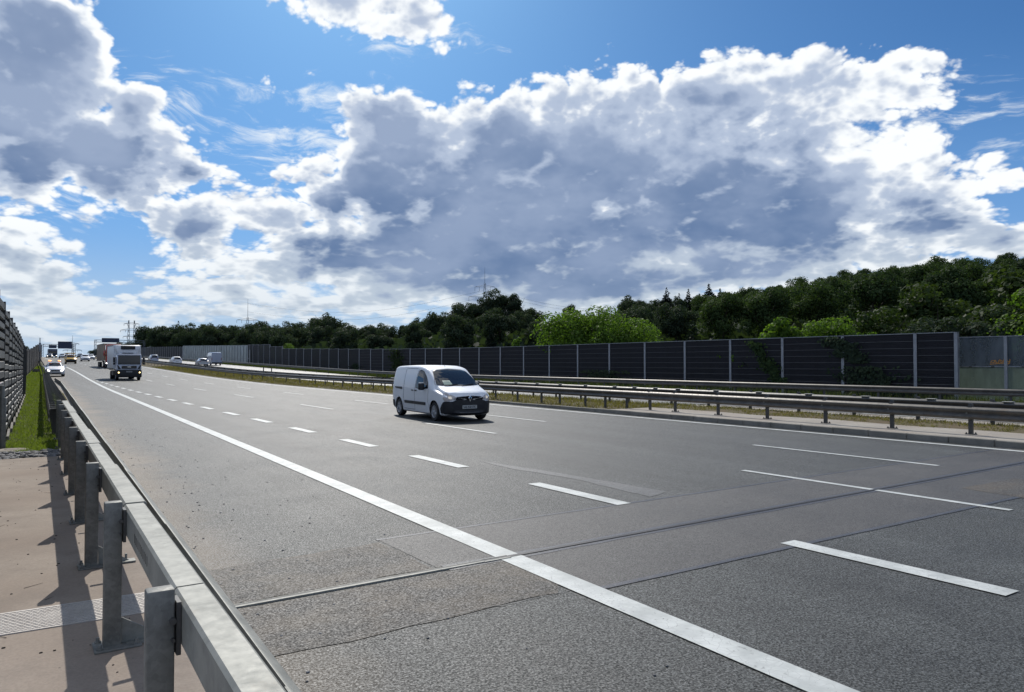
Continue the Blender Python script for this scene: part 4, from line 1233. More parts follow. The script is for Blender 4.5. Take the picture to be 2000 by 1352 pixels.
# the light green trees just behind the wall
at_px(38.3, 66, 'light', 4.35, 'large light green tree leaning over the noise wall right of the van', wide=1.05, var=0)
at_px(39.9, 68, 'light', 4.15, 'light green tree merged with the right flank of the large light green one', wide=.95, var=1)
at_px(42.6, 68, 'light', 3.2, 'lower light green tree at the right foot of the large light green tree', wide=1.15, var=1)
at_px(40.9, 72, 'light', 3.75, 'light green tree between the large one and the lower one', wide=.95, var=0)
at_px(53.4, 52, 'sap', 3.85, 'bright green young tree with a pointed top above the wall', wide=1.2, var=0)
at_px(55.9, 52, 'light', 3.35, 'bright green round tree beside the pointed young tree', wide=1.0, var=0)
at_px(57.6, 53, 'light', 3.05, 'bright green low tree right of the round bright tree', wide=.9, var=1)
at_px(51.3, 50, 'bush', 2.3, 'small bright green shrub topping the wall left of the pointed tree', wide=.9, var=0)
at_px(52.3, 50, 'bush', 2.5, 'bright green shrub between the small shrub and the pointed tree', wide=.9, var=0)
at_px(60.2, 62, 'mid', 4.0, 'mid green spiky tree above the wall left of its end', wide=1.1, var=0)
at_px(62.3, 66, 'mid', 5.2, 'mid green tree with a lit shoulder, tallest above the wall end', wide=1.2, var=1)
at_px(64.3, 64, 'mid', 4.5, 'olive green tree right above the end of the dark wall', wide=1.25, var=0)
at_px(68.6, 56, 'mid', 6.4, 'bright-edged green tree cut by the right edge of the view', wide=1.2, var=1)
at_px(70.6, 50, 'light', 5.4, 'light green tree low at the right edge of the view', wide=1.1, var=0)
at_px(66.9, 52, 'oak', 3.9, 'dark shrubby tree behind the blue-grey screen', wide=1.2, var=1)
at_px(63.0, 52, 'oak', 3.3, 'dark low tree behind the last dark panel of the wall', wide=1.1, var=2)
at_px(31.9, 110, 'conifer', 3.0, 'grey-green narrow conifer standing behind the wall above the van', wide=.8, var=0)
at_px(33.9, 100, 'sap', 2.25, 'small pale pointed tree peeping over the wall right of the van roof', wide=.8, var=0)
at_px(26.3, 120, 'sap', 1.9, 'small pale sapling peeping over the wall left of the van', wide=.6, var=0)
at_px(14.4, 210, 'silver', 2.45, 'rounded grey-green willow behind the left end of the dark panels', wide=1.0, var=0)
at_px(15.8, 200, 'silver', 2.4, 'rounded grey-green willow right of the first one', wide=.9, var=0)
at_px(13.2, 215, 'silver', 1.75, 'low grey-green willow at the left of the willow group', wide=.8, var=0)
at_px(17.4, 185, 'silver', 2.0, 'low grey-green willow at the right of the willow group', wide=.9, var=0)
at_px(15.2, 166, 'light', 1.35, 'bright yellow-green bush over the wall by the silvery screen', wide=.9, var=0)
at_px(16.6, 160, 'light', 1.4, 'bright yellow-green bush right of the other one over the wall', wide=.9, var=1)
for az, r_, el, lab in ((4.9, 560, 1.25, 'dark tree left of the red lorry in the far distance'), (4.3, 600, 1.0, 'dark low tree on the crest left of the other distant one'), (5.7, 520, 1.45, 'dark tree hidden partly behind the red lorry'), (6.5, 480, 1.55, 'dark tree behind the lorries at the crest')):
    at_px(az, r_, 'oak', el, lab, wide=1.4)
for az, r_, el, lab in ((-.7, 175, 1.55, 'dark bush topping the distant end of the slatted wall'), (-.2, 215, 1.35, 'dark bush beside the far lamp pole by the slatted wall'), (.5, 260, 1.0, 'dark bush lowest on the slope of the slatted wall')):
    x, y = xy(az, r_); x = min(x, x_wall(y)-2.5); gz = zp(y); h = math.tan(R(el))*r_+1.9-gz
    tree('oak', x, y, gz-.2, h/11*1.3, lab, sz=h/11)
az = 73.0
while az < 84:
    for fr_ in (1.0, .78, .55):
        r_ = rmax_at(az)*fr_*rt.uniform(.95, 1.05); x, y = xy(az, r_); gz = grd(x, y)
        tree('hill', x, y, gz-.3, rt.uniform(.9, 1.15), 'green tree of the hillside beyond the right edge of the view', 'trees beyond the right edge', name='hillside_tree')
    az += 2.1
# climbing plants on the dark wall and hill undergrowth
def ivy(name, y0, y1, z0, z1, n, label, seed, drift=0, mat='leaf_dark'):
    r = random.Random(seed); V = []; F = []; T = []
    for i in range(n):
        t = r.random()**.8; z = z1-(z1-z0)*t; yc = (y0+y1)/2+drift*t; y = yc+r.gauss(0, .30)*(y1-y0)*(.5+.7*abs(math.sin(t*7+seed)))
        p = Vector((WX-.08-r.uniform(0, .16), y, z)); s = r.uniform(.06, .13)
        nr = Vector((-1, r.uniform(-.8, .8), r.uniform(-.3, .9))).normalized(); u = nr.orthogonal().normalized(); u = Matrix.Rotation(r.uniform(0, 6.3), 3, nr) @ u; v = nr.cross(u)
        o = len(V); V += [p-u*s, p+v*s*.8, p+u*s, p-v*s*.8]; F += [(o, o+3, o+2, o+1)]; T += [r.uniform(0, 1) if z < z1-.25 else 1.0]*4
    me = blob_mesh(name, (V, F), T, M[mat]); o = bpy.data.objects.new(name, me); COL.objects.link(o)
    return tag(o, label, 'climbing plant')
ivy('climber', 30.9, 31.9, .4, 3.3, 700, 'green climber hanging from the top of the wall left of the pointed tree', 1, -2.3, 'leaf_hill')
ivy('climber', 22.4, 25.4, .2, 1.7, 800, 'dark climber spreading low over the wall near its right-hand end', 2, -1.0)
ivy('climber', 25.0, 26.4, 1.9, 3.4, 600, 'thin dark climber running down from the wall top near the right-hand end', 3, -1.6)
ivy('climber', 44.0, 48.5, .1, 1.3, 900, 'dark climber at the wall foot below the light green tree', 4, 0)
ivy('climber', 84.5, 88.0, 1.0, 3.6, 900, 'bright-topped climber spilling over the wall left of the van', 5, -1.0, 'leaf_mid')
ivy('climber', 98, 101, .2, 1.8, 500, 'dark climber low on the far part of the wall', 6, 0)
# hillside undergrowth as one mass
def undergrowth():
    r = random.Random(5); V = []; F = []; T = []
    for i in range(26000):
        az = r.uniform(7, 74); fr_ = r.uniform(.34, 1.0)**.7; rr = rmax_at(az)*fr_; x, y = xy(az, rr)
        if x < 44.5: continue
        p = Vector((x, y, grd(x, y)+r.uniform(.1, 3.4))); s = r.uniform(.5, 1.2)
        nr = Vector((r.uniform(-1, 1), r.uniform(-1, 1), r.uniform(-.2, 1))).normalized(); u = nr.orthogonal().normalized(); v = nr.cross(u)
        o = len(V); V += [p-u*s, p+v*s*.8, p+u*s, p-v*s*.8]; F += [(o, o+3, o+2, o+1)]; T += [r.uniform(0, .8)]*4
    me = blob_mesh('undergrowth', (V, F), T, M['leaf_dark']); o = bpy.data.objects.new('undergrowth', me); COL.objects.link(o)
    stuff(o, 'dark undergrowth covering the slope beneath the trees', 'undergrowth')
undergrowth()
# grass
def grass_field(name, n, fxy, hmin, hmax, wd, mat, label, seed, lean=.35, tuft=1, cond=None, hh=None):
    r = random.Random(seed); V = []; F = []; T = []
    for i in range(n):
        x, y, z = fxy(r)
        if cond and not cond(x, y, r): continue
        tn = r.uniform(.15, .9)
        for q in range(tuft):
            xx, yy_ = x+r.gauss(0, .03)*(tuft > 1), y+r.gauss(0, .03)*(tuft > 1)
            h = r.uniform(hmin, hmax)*(hh(x, y) if hh else 1); a = r.uniform(0, 6.28); w = wd*r.uniform(.7, 1.3)*(1+max(0, y-20)/30)
            dx, dy = math.cos(a)*w, math.sin(a)*w; lx, ly = r.gauss(0, lean)*h, r.gauss(0, lean)*h
            o = len(V)
            V += [(xx-dx, yy_-dy, z), (xx+dx, yy_+dy, z), (xx+lx*.4+dx*.6, yy_+ly*.4+dy*.6, z+h*.55), (xx+lx*.4-dx*.6, yy_+ly*.4-dy*.6, z+h*.55), (xx+lx, yy_+ly, z+h)]
            F += [(o, o+1, o+2, o+3), (o+3, o+2, o+4)]; T += [max(0, min(1, tn+r.uniform(-.2, .2)))]*3+[min(1, tn+.1)]*2
    me = blob_mesh(name, (V, F), T, M[mat]); o = bpy.data.objects.new(name, me); COL.objects.link(o)
    return stuff(o, label, 'grass')
def f_left(r):
    y = 17.5+(r.random()**2.1)*130; x = r.uniform(x_wall(y)+.02, x_beam(y)-.05)
    t = (x-x_wall(y)+.25)/(x_curb(y)-x_wall(y)+.25)
    return x, y, zp(y)+.05+.06*math.sin(t*3.14)-.01
grass_field('grass', 42000, f_left, .04, .12, .006, 'grass', 'lush green grass strip between slatted wall and double barrier', 1, .5, 1, None, lambda x, y: 1.0 if mnoise.noise(Vector((x*1.5, y*.8, 0))) > -.15 else .55)
def f_kerb(r):
    y = 22+r.random()**1.5*40; x = r.uniform(x_beam(y)-.05, x_beam(y)+.16); return x, y, zp(y)+.04
grass_field('grass', 5000, f_kerb, .03, .12, .006, 'grass_dry', 'thin dry grass growing under the guardrail at the shoulder edge', 2, .6)
def f_med(r):
    y = 21.5+(r.random()**1.6)*120; t = r.random(); x = 18.74+t*5.4
    return x, y, zp(y)+.02+mh(t, x, y)-.01
grass_field('dry_grass', 36000, f_med, .05, .20, .009, 'grass_dry', 'dry yellowed grass tufts covering the median', 3, .6, 1, lambda x, y, r: mnoise.noise(Vector((x*.9, y*.6, 2))) > -.28 or r.random() < .25)
def f_ridge(r):
    y = r.uniform(-3, 21.6); t = r.random(); a = 20.9+.25*mnoise.noise(Vector((0, y*.4, 0))); b = 22.9+.3*mnoise.noise(Vector((5, y*.5, 0))); x = a+(b-a)*t
    return x, y, .132+mr(t, x, y)-.01
grass_field('dry_grass', 9000, f_ridge, .03, .11, .008, 'grass_dry', 'low dry grass ridge along the middle of the concrete median', 4, .6, 2, lambda x, y, r: mnoise.noise(Vector((x*1.4, y*.9, 7))) > -.2)
def f_farv(r):
    y = -5+(r.random()**1.3)*175; x = r.uniform(36.4, 39.3); return x, y, zp(y)
grass_field('tall_grass', 26000, f_farv, .12, .5, .012, 'grass_far', 'taller green weeds along the foot of the far noise wall', 5, .35, 1, lambda x, y, r: mnoise.noise(Vector((x*.5, y*.3, 1))) > -.3)
# ------------------------------------------------------------------ vehicles (front faces -Y, origin on the ground at the middle)
def hermite(keys, t):
    """keys [(t, v...)] -> smoothly interpolated tuple"""
    ts = [k_[0] for k_ in keys]
    if t <= ts[0]: return keys[0][1:]
    if t >= ts[-1]: return keys[-1][1:]
    i = max(j for j in range(len(ts)) if ts[j] <= t); i = min(i, len(ts)-2)
    h = ts[i+1]-ts[i]; u = (t-ts[i])/h; out = []
    for c in range(1, len(keys[0])):
        def slope(j):
            if j <= 0 or j >= len(ts)-1: return 0 if False else ((keys[min(j+1, len(ts)-1)][c]-keys[max(j-1, 0)][c])/(ts[min(j+1, len(ts)-1)]-ts[max(j-1, 0)]))
            d0 = (keys[j][c]-keys[j-1][c])/(ts[j]-ts[j-1]); d1 = (keys[j+1][c]-keys[j][c])/(ts[j+1]-ts[j])
            return 0 if d0*d1 <= 0 else 2*d0*d1/(d0+d1)
        p0, p1 = keys[i][c], keys[i+1][c]; m0, m1 = slope(i)*h, slope(i+1)*h
        out.append((2*u**3-3*u*u+1)*p0+(u**3-2*u*u+u)*m0+(-2*u**3+3*u*u)*p1+(u**3-u*u)*m1)
    return tuple(out)
def section(zb, zk, zt, w, wr, rr=.16, cr=.03):
    """right half outline from bottom centre to top centre (x, z); zk = waist height, wr = half width at the roof edge"""
    P = [(0, zb), (w*.5, zb), (w*.90, zb+.005), (w*.965, zb+.05)]
    for i in range(6):
        t = (i+1)/6; P.append((w*(.975+.025*math.sin(t*math.pi*.75)), zb+.05+(zk-.03-zb-.05)*t))
    hz = max(.02, zt-zk); r = min(rr, hz*.75)
    x0, z0 = w-.008, zk
    x1, z1 = wr, zt-cr-r*.85
    for i in range(6):
        t = i/5; b = .018*math.sin(t*math.pi); P.append((x0+(x1-x0)*t+b, z0+(max(z1, z0+.005*(1))-z0)*t))
    z1 = max(z1, z0+.005)
    for i in range(1, 6):
        a = i/6*math.pi/2; P.append((x1-r*(1-math.cos(a)), z1+(zt-cr-z1)*math.sin(a)))
    x2 = x1-r
    for i in range(5):
        t = i/4; P.append((x2*(1-t), zt-cr*(1-t)**2 if t < 1 else zt))
    return P
def loft_body(keys, n, rr=.16, cr=.03, nose=None):
    y0, y1 = keys[0][0], keys[-1][0]; mb = MB(); rings = []
    ysn = [y0+(y1-y0)*i/n for i in range(n+1)]
    for y in ysn:
        zb, zk, zt, w, wr = hermite(keys, y); S_ = section(zb, zk, zt, w, wr, rr, cr)
        ring = [(x, y, z) for x, z in S_]+[(-x, y, z) for x, z in S_[-2:0:-1]]
        if nose:
            ring = [(a, nose(a, b, c), c) for a, b, c in ring]
        rings.append(ring)
    m = len(rings[0])
    for r_ in rings: mb.v += r_
    for i in range(len(rings)-1):
        for j in range(m):
            a = i*m+j; b = i*m+(j+1) % m; mb.f.append([a, b, b+m, a+m]); mb.mi.append(0)
    half = (m)//2
    for base, flip in ((0, True), (len(rings)-1, False)):
        # cap as strips between mirrored points
        for j in range(1, half):
            a, b = base*m+j, base*m+j+1
            c, d = base*m+(m-j) % m, base*m+(m-j-1) % m
            q = [a, b, d, c] if b != d else [a, b, c]
            if not flip: q = q[::-1]
            mb.f.append(q); mb.mi.append(0)
        q = [base*m, base*m+1, base*m+m-1]; mb.f.append(q if flip else q[::-1]); mb.mi.append(0)
    return mb
def to_eval(o):
    dg = bpy.context.evaluated_depsgraph_get(); me = bpy.data.meshes.new_from_object(o.evaluated_get(dg))
    o.modifiers.clear(); old = o.data; o.data = me; bpy.data.meshes.remove(old)
def cut(o, cutters):
    cs = []
    for c in cutters:
        m_ = o.modifiers.new('b', 'BOOLEAN'); m_.operation = 'DIFFERENCE'; m_.object = c; m_.solver = 'EXACT'; cs.append(c)
    bpy.context.view_layer.update(); to_eval(o)
    for c in cs: bpy.data.objects.remove(c)
def bvh(o): 
    me = o.data; return BVHTree.FromPolygons([v.co.copy() for v in me.vertices], [tuple(p.vertices) for p in me.polygons])
def resample(poly, st=.06):
    out = []
    for i in range(len(poly)):
        a = Vector(poly[i]); b = Vector(poly[(i+1) % len(poly)]); n = max(1, int((b-a).length/st))
        out += [a.lerp(b, q/n) for q in range(n)]
    return out
def roundpoly(poly, r=.04, n=3):
    out = []
    L = len(poly)
    for i in range(L):
        p = Vector(poly[i]); a = Vector(poly[i-1]); b = Vector(poly[(i+1) % L])
        ra = min(r, (a-p).length*.45); rb = min(r, (b-p).length*.45)
        p0 = p+(a-p).normalized()*ra; p1 = p+(b-p).normalized()*rb
        for q in range(n+1):
            t = q/n; out.append((p0*(1-t)**2+p*2*t*(1-t)+p1*t*t)[:])
    return out
def decal(tree_, poly, axis, off, name, mat, parent, rings=7, st=.05, sgn=1, mirror=False):
    """lay a thin shaped panel on the body: poly in (y,z) for axis 'side', (x,z) for 'front'/'rear', (x,y) for 'top'"""
    pts = resample(poly, st); c = Vector((0, 0))
    for p in pts: c += Vector(p[:2])
    c /= len(pts); n = len(pts); V = []; F = []
    def cast(p):
        if axis == 'side': o, d = Vector((sgn*5, p[0], p[1])), Vector((-sgn, 0, 0))
        elif axis == 'front': o, d = Vector((p[0], -8, p[1])), Vector((0, 1, 0))
        elif axis == 'rear': o, d = Vector((p[0], 8, p[1])), Vector((0, -1, 0))
        else: o, d = Vector((p[0], p[1], 6)), Vector((0, 0, -1))
        h, nr, i, dist = tree_.ray_cast(o, d)
        if h is None: 
            return None
        if nr.dot(d) > 0: nr = -nr
        return h+nr*off
    last = None
    for k_ in range(rings):
        t = 1-k_/rings
        for p in pts:
            q = c+(Vector(p[:2])-c)*t; h = cast(q); 
            if h is None: h = last if last is not None else Vector((0, 0, 0))
            last = h; V.append(h)
    V.append(cast(c) or last); ci = len(V)-1
    for k_ in range(rings-1):
        for i in range(n): F.append((k_*n+i, k_*n+(i+1) % n, (k_+1)*n+(i+1) % n, (k_+1)*n+i))
    for i in range(n): F.append(((rings-1)*n+i, (rings-1)*n+(i+1) % n, ci))
    # orientation
    nn = (V[1]-V[0]).cross(V[n]-V[0]) if rings > 1 else Vector((0, 0, 1))
    d = {'side': Vector((sgn, 0, 0)), 'front': Vector((0, -1, 0)), 'rear': Vector((0, 1, 0)), 'top': Vector((0, 0, 1))}[axis]
    # skirt for thickness
    b = len(V)
    for i in range(n): V.append(V[i]-d*(off+.004))
    for i in range(n): F.append((i, b+i, b+(i+1) % n, (i+1) % n))
    mb = MB(); mb.add(V, F); o = mb.build(name, mat, parent, smooth=35)
    bm = bmesh.new(); bm.from_mesh(o.data); bmesh.ops.recalc_face_normals(bm, faces=bm.faces); bm.to_mesh(o.data); bm.free()
    return o
def wheel(parent, x, y, r, w, spokes=6, hub='rim', side=1, steer=0, name='wheel'):
    """tyre with a separate spoked wheel; side +1 = outer face towards +X"""
    s = side; mb = MB()
    prof = [(r*.66, -w/2), (r*.93, -w/2), (r*.985, -w*.36), (r, -w*.2), (r, w*.2), (r*.985, w*.36), (r*.93, w/2), (r*.66, w/2), (r*.62, w*.3), (r*.62, -w*.3), (r*.66, -w/2)]
    mb.lathe(prof, (0, 0, 0), 'X', 32); t = mb.build('wheel' if name == 'wheel' else name, M['rubber'], parent, smooth=50); t.location = (x, y, r); t.rotation_euler = (0, 0, steer)
    mb = MB(); f = s*w*.40
    mb.lathe([(r*.67, f+s*.012), (r*.64, f+s*.02), (r*.60, f+s*.0), (r*.585, -f)], (0, 0, 0), 'X', 32)
    for i in range(spokes):
        a = 2*math.pi*i/spokes
        for da in (-.17, .17):
            y0, z0 = math.cos(a+da*1.6)*r*.12, math.sin(a+da*1.6)*r*.12; y1, z1 = math.cos(a+da)*r*.62, math.sin(a+da)*r*.62
            mb.tube((f*.8, y0, z0), (f*.95, y1, z1), r*.055, r*.045, 5)
    mb.lathe([(0, f*.98), (r*.11, f*.95), (r*.17, f*.8), (r*.17, f*.3)], (0, 0, 0), 'X', 16)
    rim = mb.build('rim', M[hub], t, smooth=40)
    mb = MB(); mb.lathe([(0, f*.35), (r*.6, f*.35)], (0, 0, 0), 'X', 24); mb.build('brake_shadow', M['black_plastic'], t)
    return t
def cyl_x(x, y, z, r, w):
    mb = MB(); mb.tube((x-w/2, y, z), (x+w/2, y, z), r, n=36); return mb.build('cut', M['black_plastic'])
GLYPH = {'W': ['1...1', '1...1', '1.1.1', '11.11', '1...1'], 'G': ['.111', '1...', '1.11', '1..1', '.111'], 'S': ['.111', '1...', '.11.', '...1', '111.'],
         'E': ['1111', '1...', '111.', '1...', '1111'], 'P': ['111.', '1..1', '111.', '1...', '1...'], 'Y': ['1..1', '1..1', '.111', '...1', '111.'], 'N': ['1...1', '11..1', '1.1.1', '1..11', '1...1'],
         '1': ['.1', '11', '.1', '.1', '.1'], '5': ['1111', '1...', '111.', '...1', '111.'], '7': ['1111', '...1', '..1.', '.1..', '.1..'], 'M': ['1...1', '11.11', '1.1.1', '1...1', '1...1'], 'A': ['.11.', '1..1', '1111', '1..1', '1..1']}
def plate(parent, x, y, z, text, w=.52, h=.114, rear=False):
    mb = MB(); mb.bbox((0, 0, 0), (w, .012, h), .004); p = mb.build('number_plate', M['plate_white'], parent); p.location = (x, y, z)
    mb = MB(); tot = sum(len(GLYPH[c][0])+1 if c != ' ' else 2 for c in text); u = (w-.08)/tot; cx = -(w-.08)/2; v = h*.66/5
    for ch in text:
        if ch == ' ': cx += 2*u; continue
        g = GLYPH[ch]
        for r_, row in enumerate(g):
            for c_, q in enumerate(row):
                if q == '1': mb.box((cx+(c_+.5)*u, -.0075 if not rear else .0075, (2-r_)*v), (u*1.02, .003, v*1.02))
        cx += (len(g[0])+1)*u
    mb.build('lettering', M['ink'], p)
    return p

# ---------------- the white panel van
def make_van(loc, rz):
    t = thing('panel_van', 'white compact panel van with black bumper and lit headlights in the second lane', 'van')
    hw = .915
    #        y      zb    zk    zt    w     wr
    keys = [(-2.32, .30, .70, .80, .62, .56),
            (-2.26, .24, .78, .92, .76, .68),
            (-2.12, .20, .84, .985, .85, .75),
            (-1.80, .19, .92, 1.065, .90, .78),
            (-1.50, .19, .97, 1.15, .91, .79),
            (-1.33, .19, 1.00, 1.25, .915, .78),
            (-1.05, .19, 1.02, 1.43, .915, .76),
            (-.75, .19, 1.02, 1.61, .915, .745),
            (-.52, .19, 1.03, 1.72, .915, .735),
            (-.25, .19, 1.03, 1.775, .915, .73),
            (.2, .19, 1.03, 1.815, .915, .73),
            (1.0, .19, 1.03, 1.82, .915, .735),
            (1.9, .20, 1.03, 1.805, .91, .74),
            (2.22, .26, 1.03, 1.77, .895, .73),
            (2.33, .34, 1.02, 1.70, .86, .70)]
    def nose(x, y, z):
        # front bows backwards towards the corners and leans back with height
        if y < -1.6:
            f = (-1.6-y)/.72; return y+f*(.20*(abs(x)/.9)**2.6+.10*max(0, (.45-z))+.02*max(0, z-.55))
        return y
    keys = [k_[:5]+(k_[5]+(.035 if k_[0] > -.6 else .015),) for k_ in keys]
    body = loft_body(keys, 62, .115, .022, nose).build('body', M['white_paint'], t, smooth=32)
    cut(body, [cyl_x(sx*.86, yy, .31, .372, .50) for sx in (-1, 1) for yy in (-1.48, 1.60)])
    body.data.set_sharp_from_angle(angle=R(32))
    T = bvh(body)
    for s in (-1, 1):
        # wheel arch lining
        for yy in (-1.48, 1.60):
            mb = MB()
            for q in range(16):
                a0, a1 = math.pi*q/16, math.pi*(q+1)/16
                p = [(math.cos(a)*.371, math.sin(a)*.371) for a in (a0, a1)]
                mb.quad((s*.50, yy+p[0][0], .31+p[0][1]), (s*.865, yy+p[0][0], .31+p[0][1]), (s*.865, yy+p[1][0], .31+p[1][1]), (s*.50, yy+p[1][0], .31+p[1][1]))
            mb.build('arch_liner', M['black_plastic'], body)
            wheel(t, s*.80, yy, .312, .20, 7, 'rim', s, name='wheel')
        # side window in the front door
        win = roundpoly([(-.93, 1.06), (-.86, 1.20), (-.62, 1.43), (-.38, 1.585), (-.14, 1.63), (-.04, 1.60), (.02, 1.44), (.05, 1.06), (-.3, 1.03)], .05)
        w1 = decal(T, win, 'side', .006, 'side_window', M['glass'], t, sgn=s)
        # small quarter surround
        decal(T, roundpoly([(-1.0, 1.045), (-.90, 1.215), (-.63, 1.465), (-.38, 1.62), (-.13, 1.665), (0, 1.635), (.055, 1.45), (.09, 1.04), (-.3, 1.005)], .05), 'side', .003, 'window_seal', M['black_plastic'], w1, sgn=s)
        # pressed panels of the load area
        for q, pl_ in enumerate(([(.34, 1.04), (.34, 1.60), (.42, 1.66), (1.02, 1.66), (1.08, 1.58), (1.06, 1.04)], [(1.22, 1.04), (1.24, 1.60), (1.32, 1.66), (1.98, 1.63), (2.06, 1.54), (2.08, 1.10), (2.0, 1.04)])):
            decal(T, roundpoly(pl_, .06), 'side', .004, 'side_panel', M['white_paint'], t, sgn=s)
        def seam(pts, w=.010, nm='door_gap'):
            for (a, b) in zip(pts, pts[1:]):
                d = Vector((b[0]-a[0], b[1]-a[1])).normalized(); n_ = Vector((-d.y, d.x))*w/2
                decal(T, [(a[0]+n_.x, a[1]+n_.y), (b[0]+n_.x, b[1]+n_.y), (b[0]-n_.x, b[1]-n_.y), (a[0]-n_.x, a[1]-n_.y)], 'side', .0035, nm, M['seam'], body, rings=1, st=.08, sgn=s)
        seam([(.13, .30), (.13, 1.05), (.10, 1.48), (.03, 1.68)]); seam([(-1.02, 1.03), (-1.0, .62), (-1.09, .42)]); seam([(1.15, .34), (1.15, 1.66)]); seam([(.13, .30), (1.13, .30)])
        seam([(.15, 1.70), (1.14, 1.705)])
        decal(T, roundpoly([(1.30, 1.0), (2.02, 1.0), (2.02, 1.045), (1.30, 1.045)], .02), 'side', .006, 'door_track', M['black_plastic'], t, sgn=s)
        decal(T, roundpoly([(1.28, .955), (1.92, .985), (1.92, 1.025), (1.28, 1.005)], .015), 'side', .009, 'door_rail', M['black_plastic'], t, sgn=s)
        decal(T, roundpoly([(-.80, .49), (1.02, .49), (1.04, .585), (-.80, .585)], .02), 'side', .022, 'rub_strip', M['black_plastic'], t, sgn=s)
        for yh in (.02, .30):
            mb = MB(); mb.bbox((s*(.915+.02), yh, .955), (.035, .16, .035), .012); mb.build('door_handle', M['black_plastic'], t, smooth=40)
        # mirror
        mb = MB(); mb.bbox((s*1.035, -.72, 1.11), (.19, .13, .24), .04, 3); mb.box((s*.94, -.72, 1.06), (.10, .06, .07)); mr_ = mb.build('wing_mirror', M['black_plastic'], t, smooth=50)
        mb = MB(); mb.bbox((s*1.035, -.725, 1.225), (.16, .10, .02), .008, 2); mb.build('mirror_cap', M['white_box'], mr_)
        # headlights: lens, reflector, bulb
        hl = roundpoly([(s*.46, .755), (s*.50, .71), (s*.80, .66), (s*.835, .75), (s*.80, .89), (s*.74, .935), (s*.60, .86), (s*.47, .79)], .03)
        h_ = decal(T, hl, 'front', .008, 'headlight', M['lens'], t, rings=4)
        decal(T, roundpoly([(s*.60, .74), (s*.70, .74), (s*.71, .82), (s*.62, .82)], .03), 'front', .014, 'bulb', M['headlight_on'] , h_, rings=3)
        decal(T, roundpoly([(s*.73, .78), (s*.79, .80), (s*.78, .88), (s*.73, .87)], .02), 'front', .013, 'indicator', M['chrome'], h_, rings=2)
        # rear lights
        decal(T, roundpoly([(s*.72, .95), (s*.83, .95), (s*.76, 1.45), (s*.68, 1.45)], .02), 'rear', .008, 'tail_light', M['tail'], t)
        # bumper corners and sills seen from the side
        decal(T, roundpoly([(-2.19, .27), (-1.915, .27), (-1.90, .42), (-1.97, .55), (-2.07, .66), (-2.20, .66)], .02), 'side', .010, 'bumper_corner', M['black_plastic'], t, sgn=s)
        decal(T, roundpoly([(1.99, .30), (2.27, .36), (2.28, .56), (2.02, .56)], .02), 'side', .010, 'rear_bumper_corner', M['black_plastic'], t, sgn=s)
    # windscreen and its black border
    ws = roundpoly([(-.77, 1.17), (-.70, 1.36), (-.60, 1.60), (-.45, 1.655), (0, 1.69), (.45, 1.655), (.60, 1.60), (.70, 1.36), (.77, 1.17), (.4, 1.145), (0, 1.14), (-.4, 1.145)], .04)
    gl = decal(T, [(x*1.0, z) for x, z in ws], 'front', .010, 'windscreen', M['glass'], t, rings=9)
    decal(T, [(x*1.035, 1.405+(z-1.405)*1.05) for x, z in ws], 'front', .005, 'screen_seal', M['black_plastic'], gl, rings=9)
    for s, x0 in ((1, -.55), (1, .05)):
        pts = [T.ray_cast(Vector((x0+.52*q, -8, 1.135+.055*q+.0)), Vector((0, 1, 0)))[0] for q in (0, .5, 1)]
        mb = MB()
        for a, b in zip(pts, pts[1:]): mb.tube(a+Vector((0, -.028, .012)), b+Vector((0, -.028, .012)), .010, n=5)
        mb.build('wiper', M['black_plastic'], gl)
    # papers behind the screen
    o = decal(T, [(-.52, 1.17), (-.22, 1.17), (-.24, 1.30), (-.50, 1.30)], 'front', .0115, 'dashboard_paper', simple('pale_green_paper', (.20, .30, .26), .5), gl, rings=2)
    # black bumper over the nose
    bp = roundpoly([(-.80, .26), (-.845, .45), (-.83, .64), (-.60, .655), (-.47, .70), (0, .71), (.47, .70), (.60, .655), (.83, .64), (.845, .45), (.80, .26), (.45, .235), (0, .23), (-.45, .235)], .03)
    bm_ = decal(T, bp, 'front', .020, 'front_bumper', M['black_plastic'], t, rings=8)
    # slot grille between the lamps with chrome winglets and badge
    decal(T, roundpoly([(-.50, .715), (-.46, .80), (0, .835), (.46, .80), (.50, .715), (0, .69)], .02), 'front', .012, 'grille', M['black_gloss'], t, rings=4)
    for s in (-1, 1):
        decal(T, [(s*.09, .705), (s*.13, .74), (s*.46, .80), (s*.46, .782), (s*.16, .715)], 'front', .022, 'grille_trim', M['chrome'], t, rings=2)
    decal(T, roundpoly([(-.52, .40), (.52, .40), (.58, .54), (-.58, .54)], .02), 'front', .024, 'lower_grille', M['seam'], t, rings=3)
    hit_ = T.ray_cast(Vector((0, -8, .775)), Vector((0, 1, 0)))[0]
    bd = MB()
    o4 = [(0, .12), (.062, 0), (0, -.12), (-.062, 0)]; i4 = [(0, .062), (.026, 0), (0, -.062), (-.026, 0)]
    for a in range(4):
        b = (a+1) % 4
        V4 = [(o4[a][0], -.03, o4[a][1]), (o4[b][0], -.03, o4[b][1]), (i4[b][0], -.045, i4[b][1]), (i4[a][0], -.045, i4[a][1])]
        V4 += [(p[0], .0, p[2]) for p in V4]
        bd.add(V4, [(0, 1, 2, 3), (0, 4, 5, 1), (3, 2, 6, 7), (1, 5, 6, 2), (0, 3, 7, 4)])
    o = bd.build('badge', M['chrome'], t); o.location = (0, hit_.y-.012, .765)
    hp_ = T.ray_cast(Vector((0, -8, .47)), Vector((0, 1, 0)))[0]
    plate(t, 0, hp_.y-.036, .475, 'WG 5E175')
    mb = MB(); mb.tube((0, -.40, 1.74), (0, -.30, 1.86), .008, .004, 6); mb.build('antenna', M['black_plastic'], t)
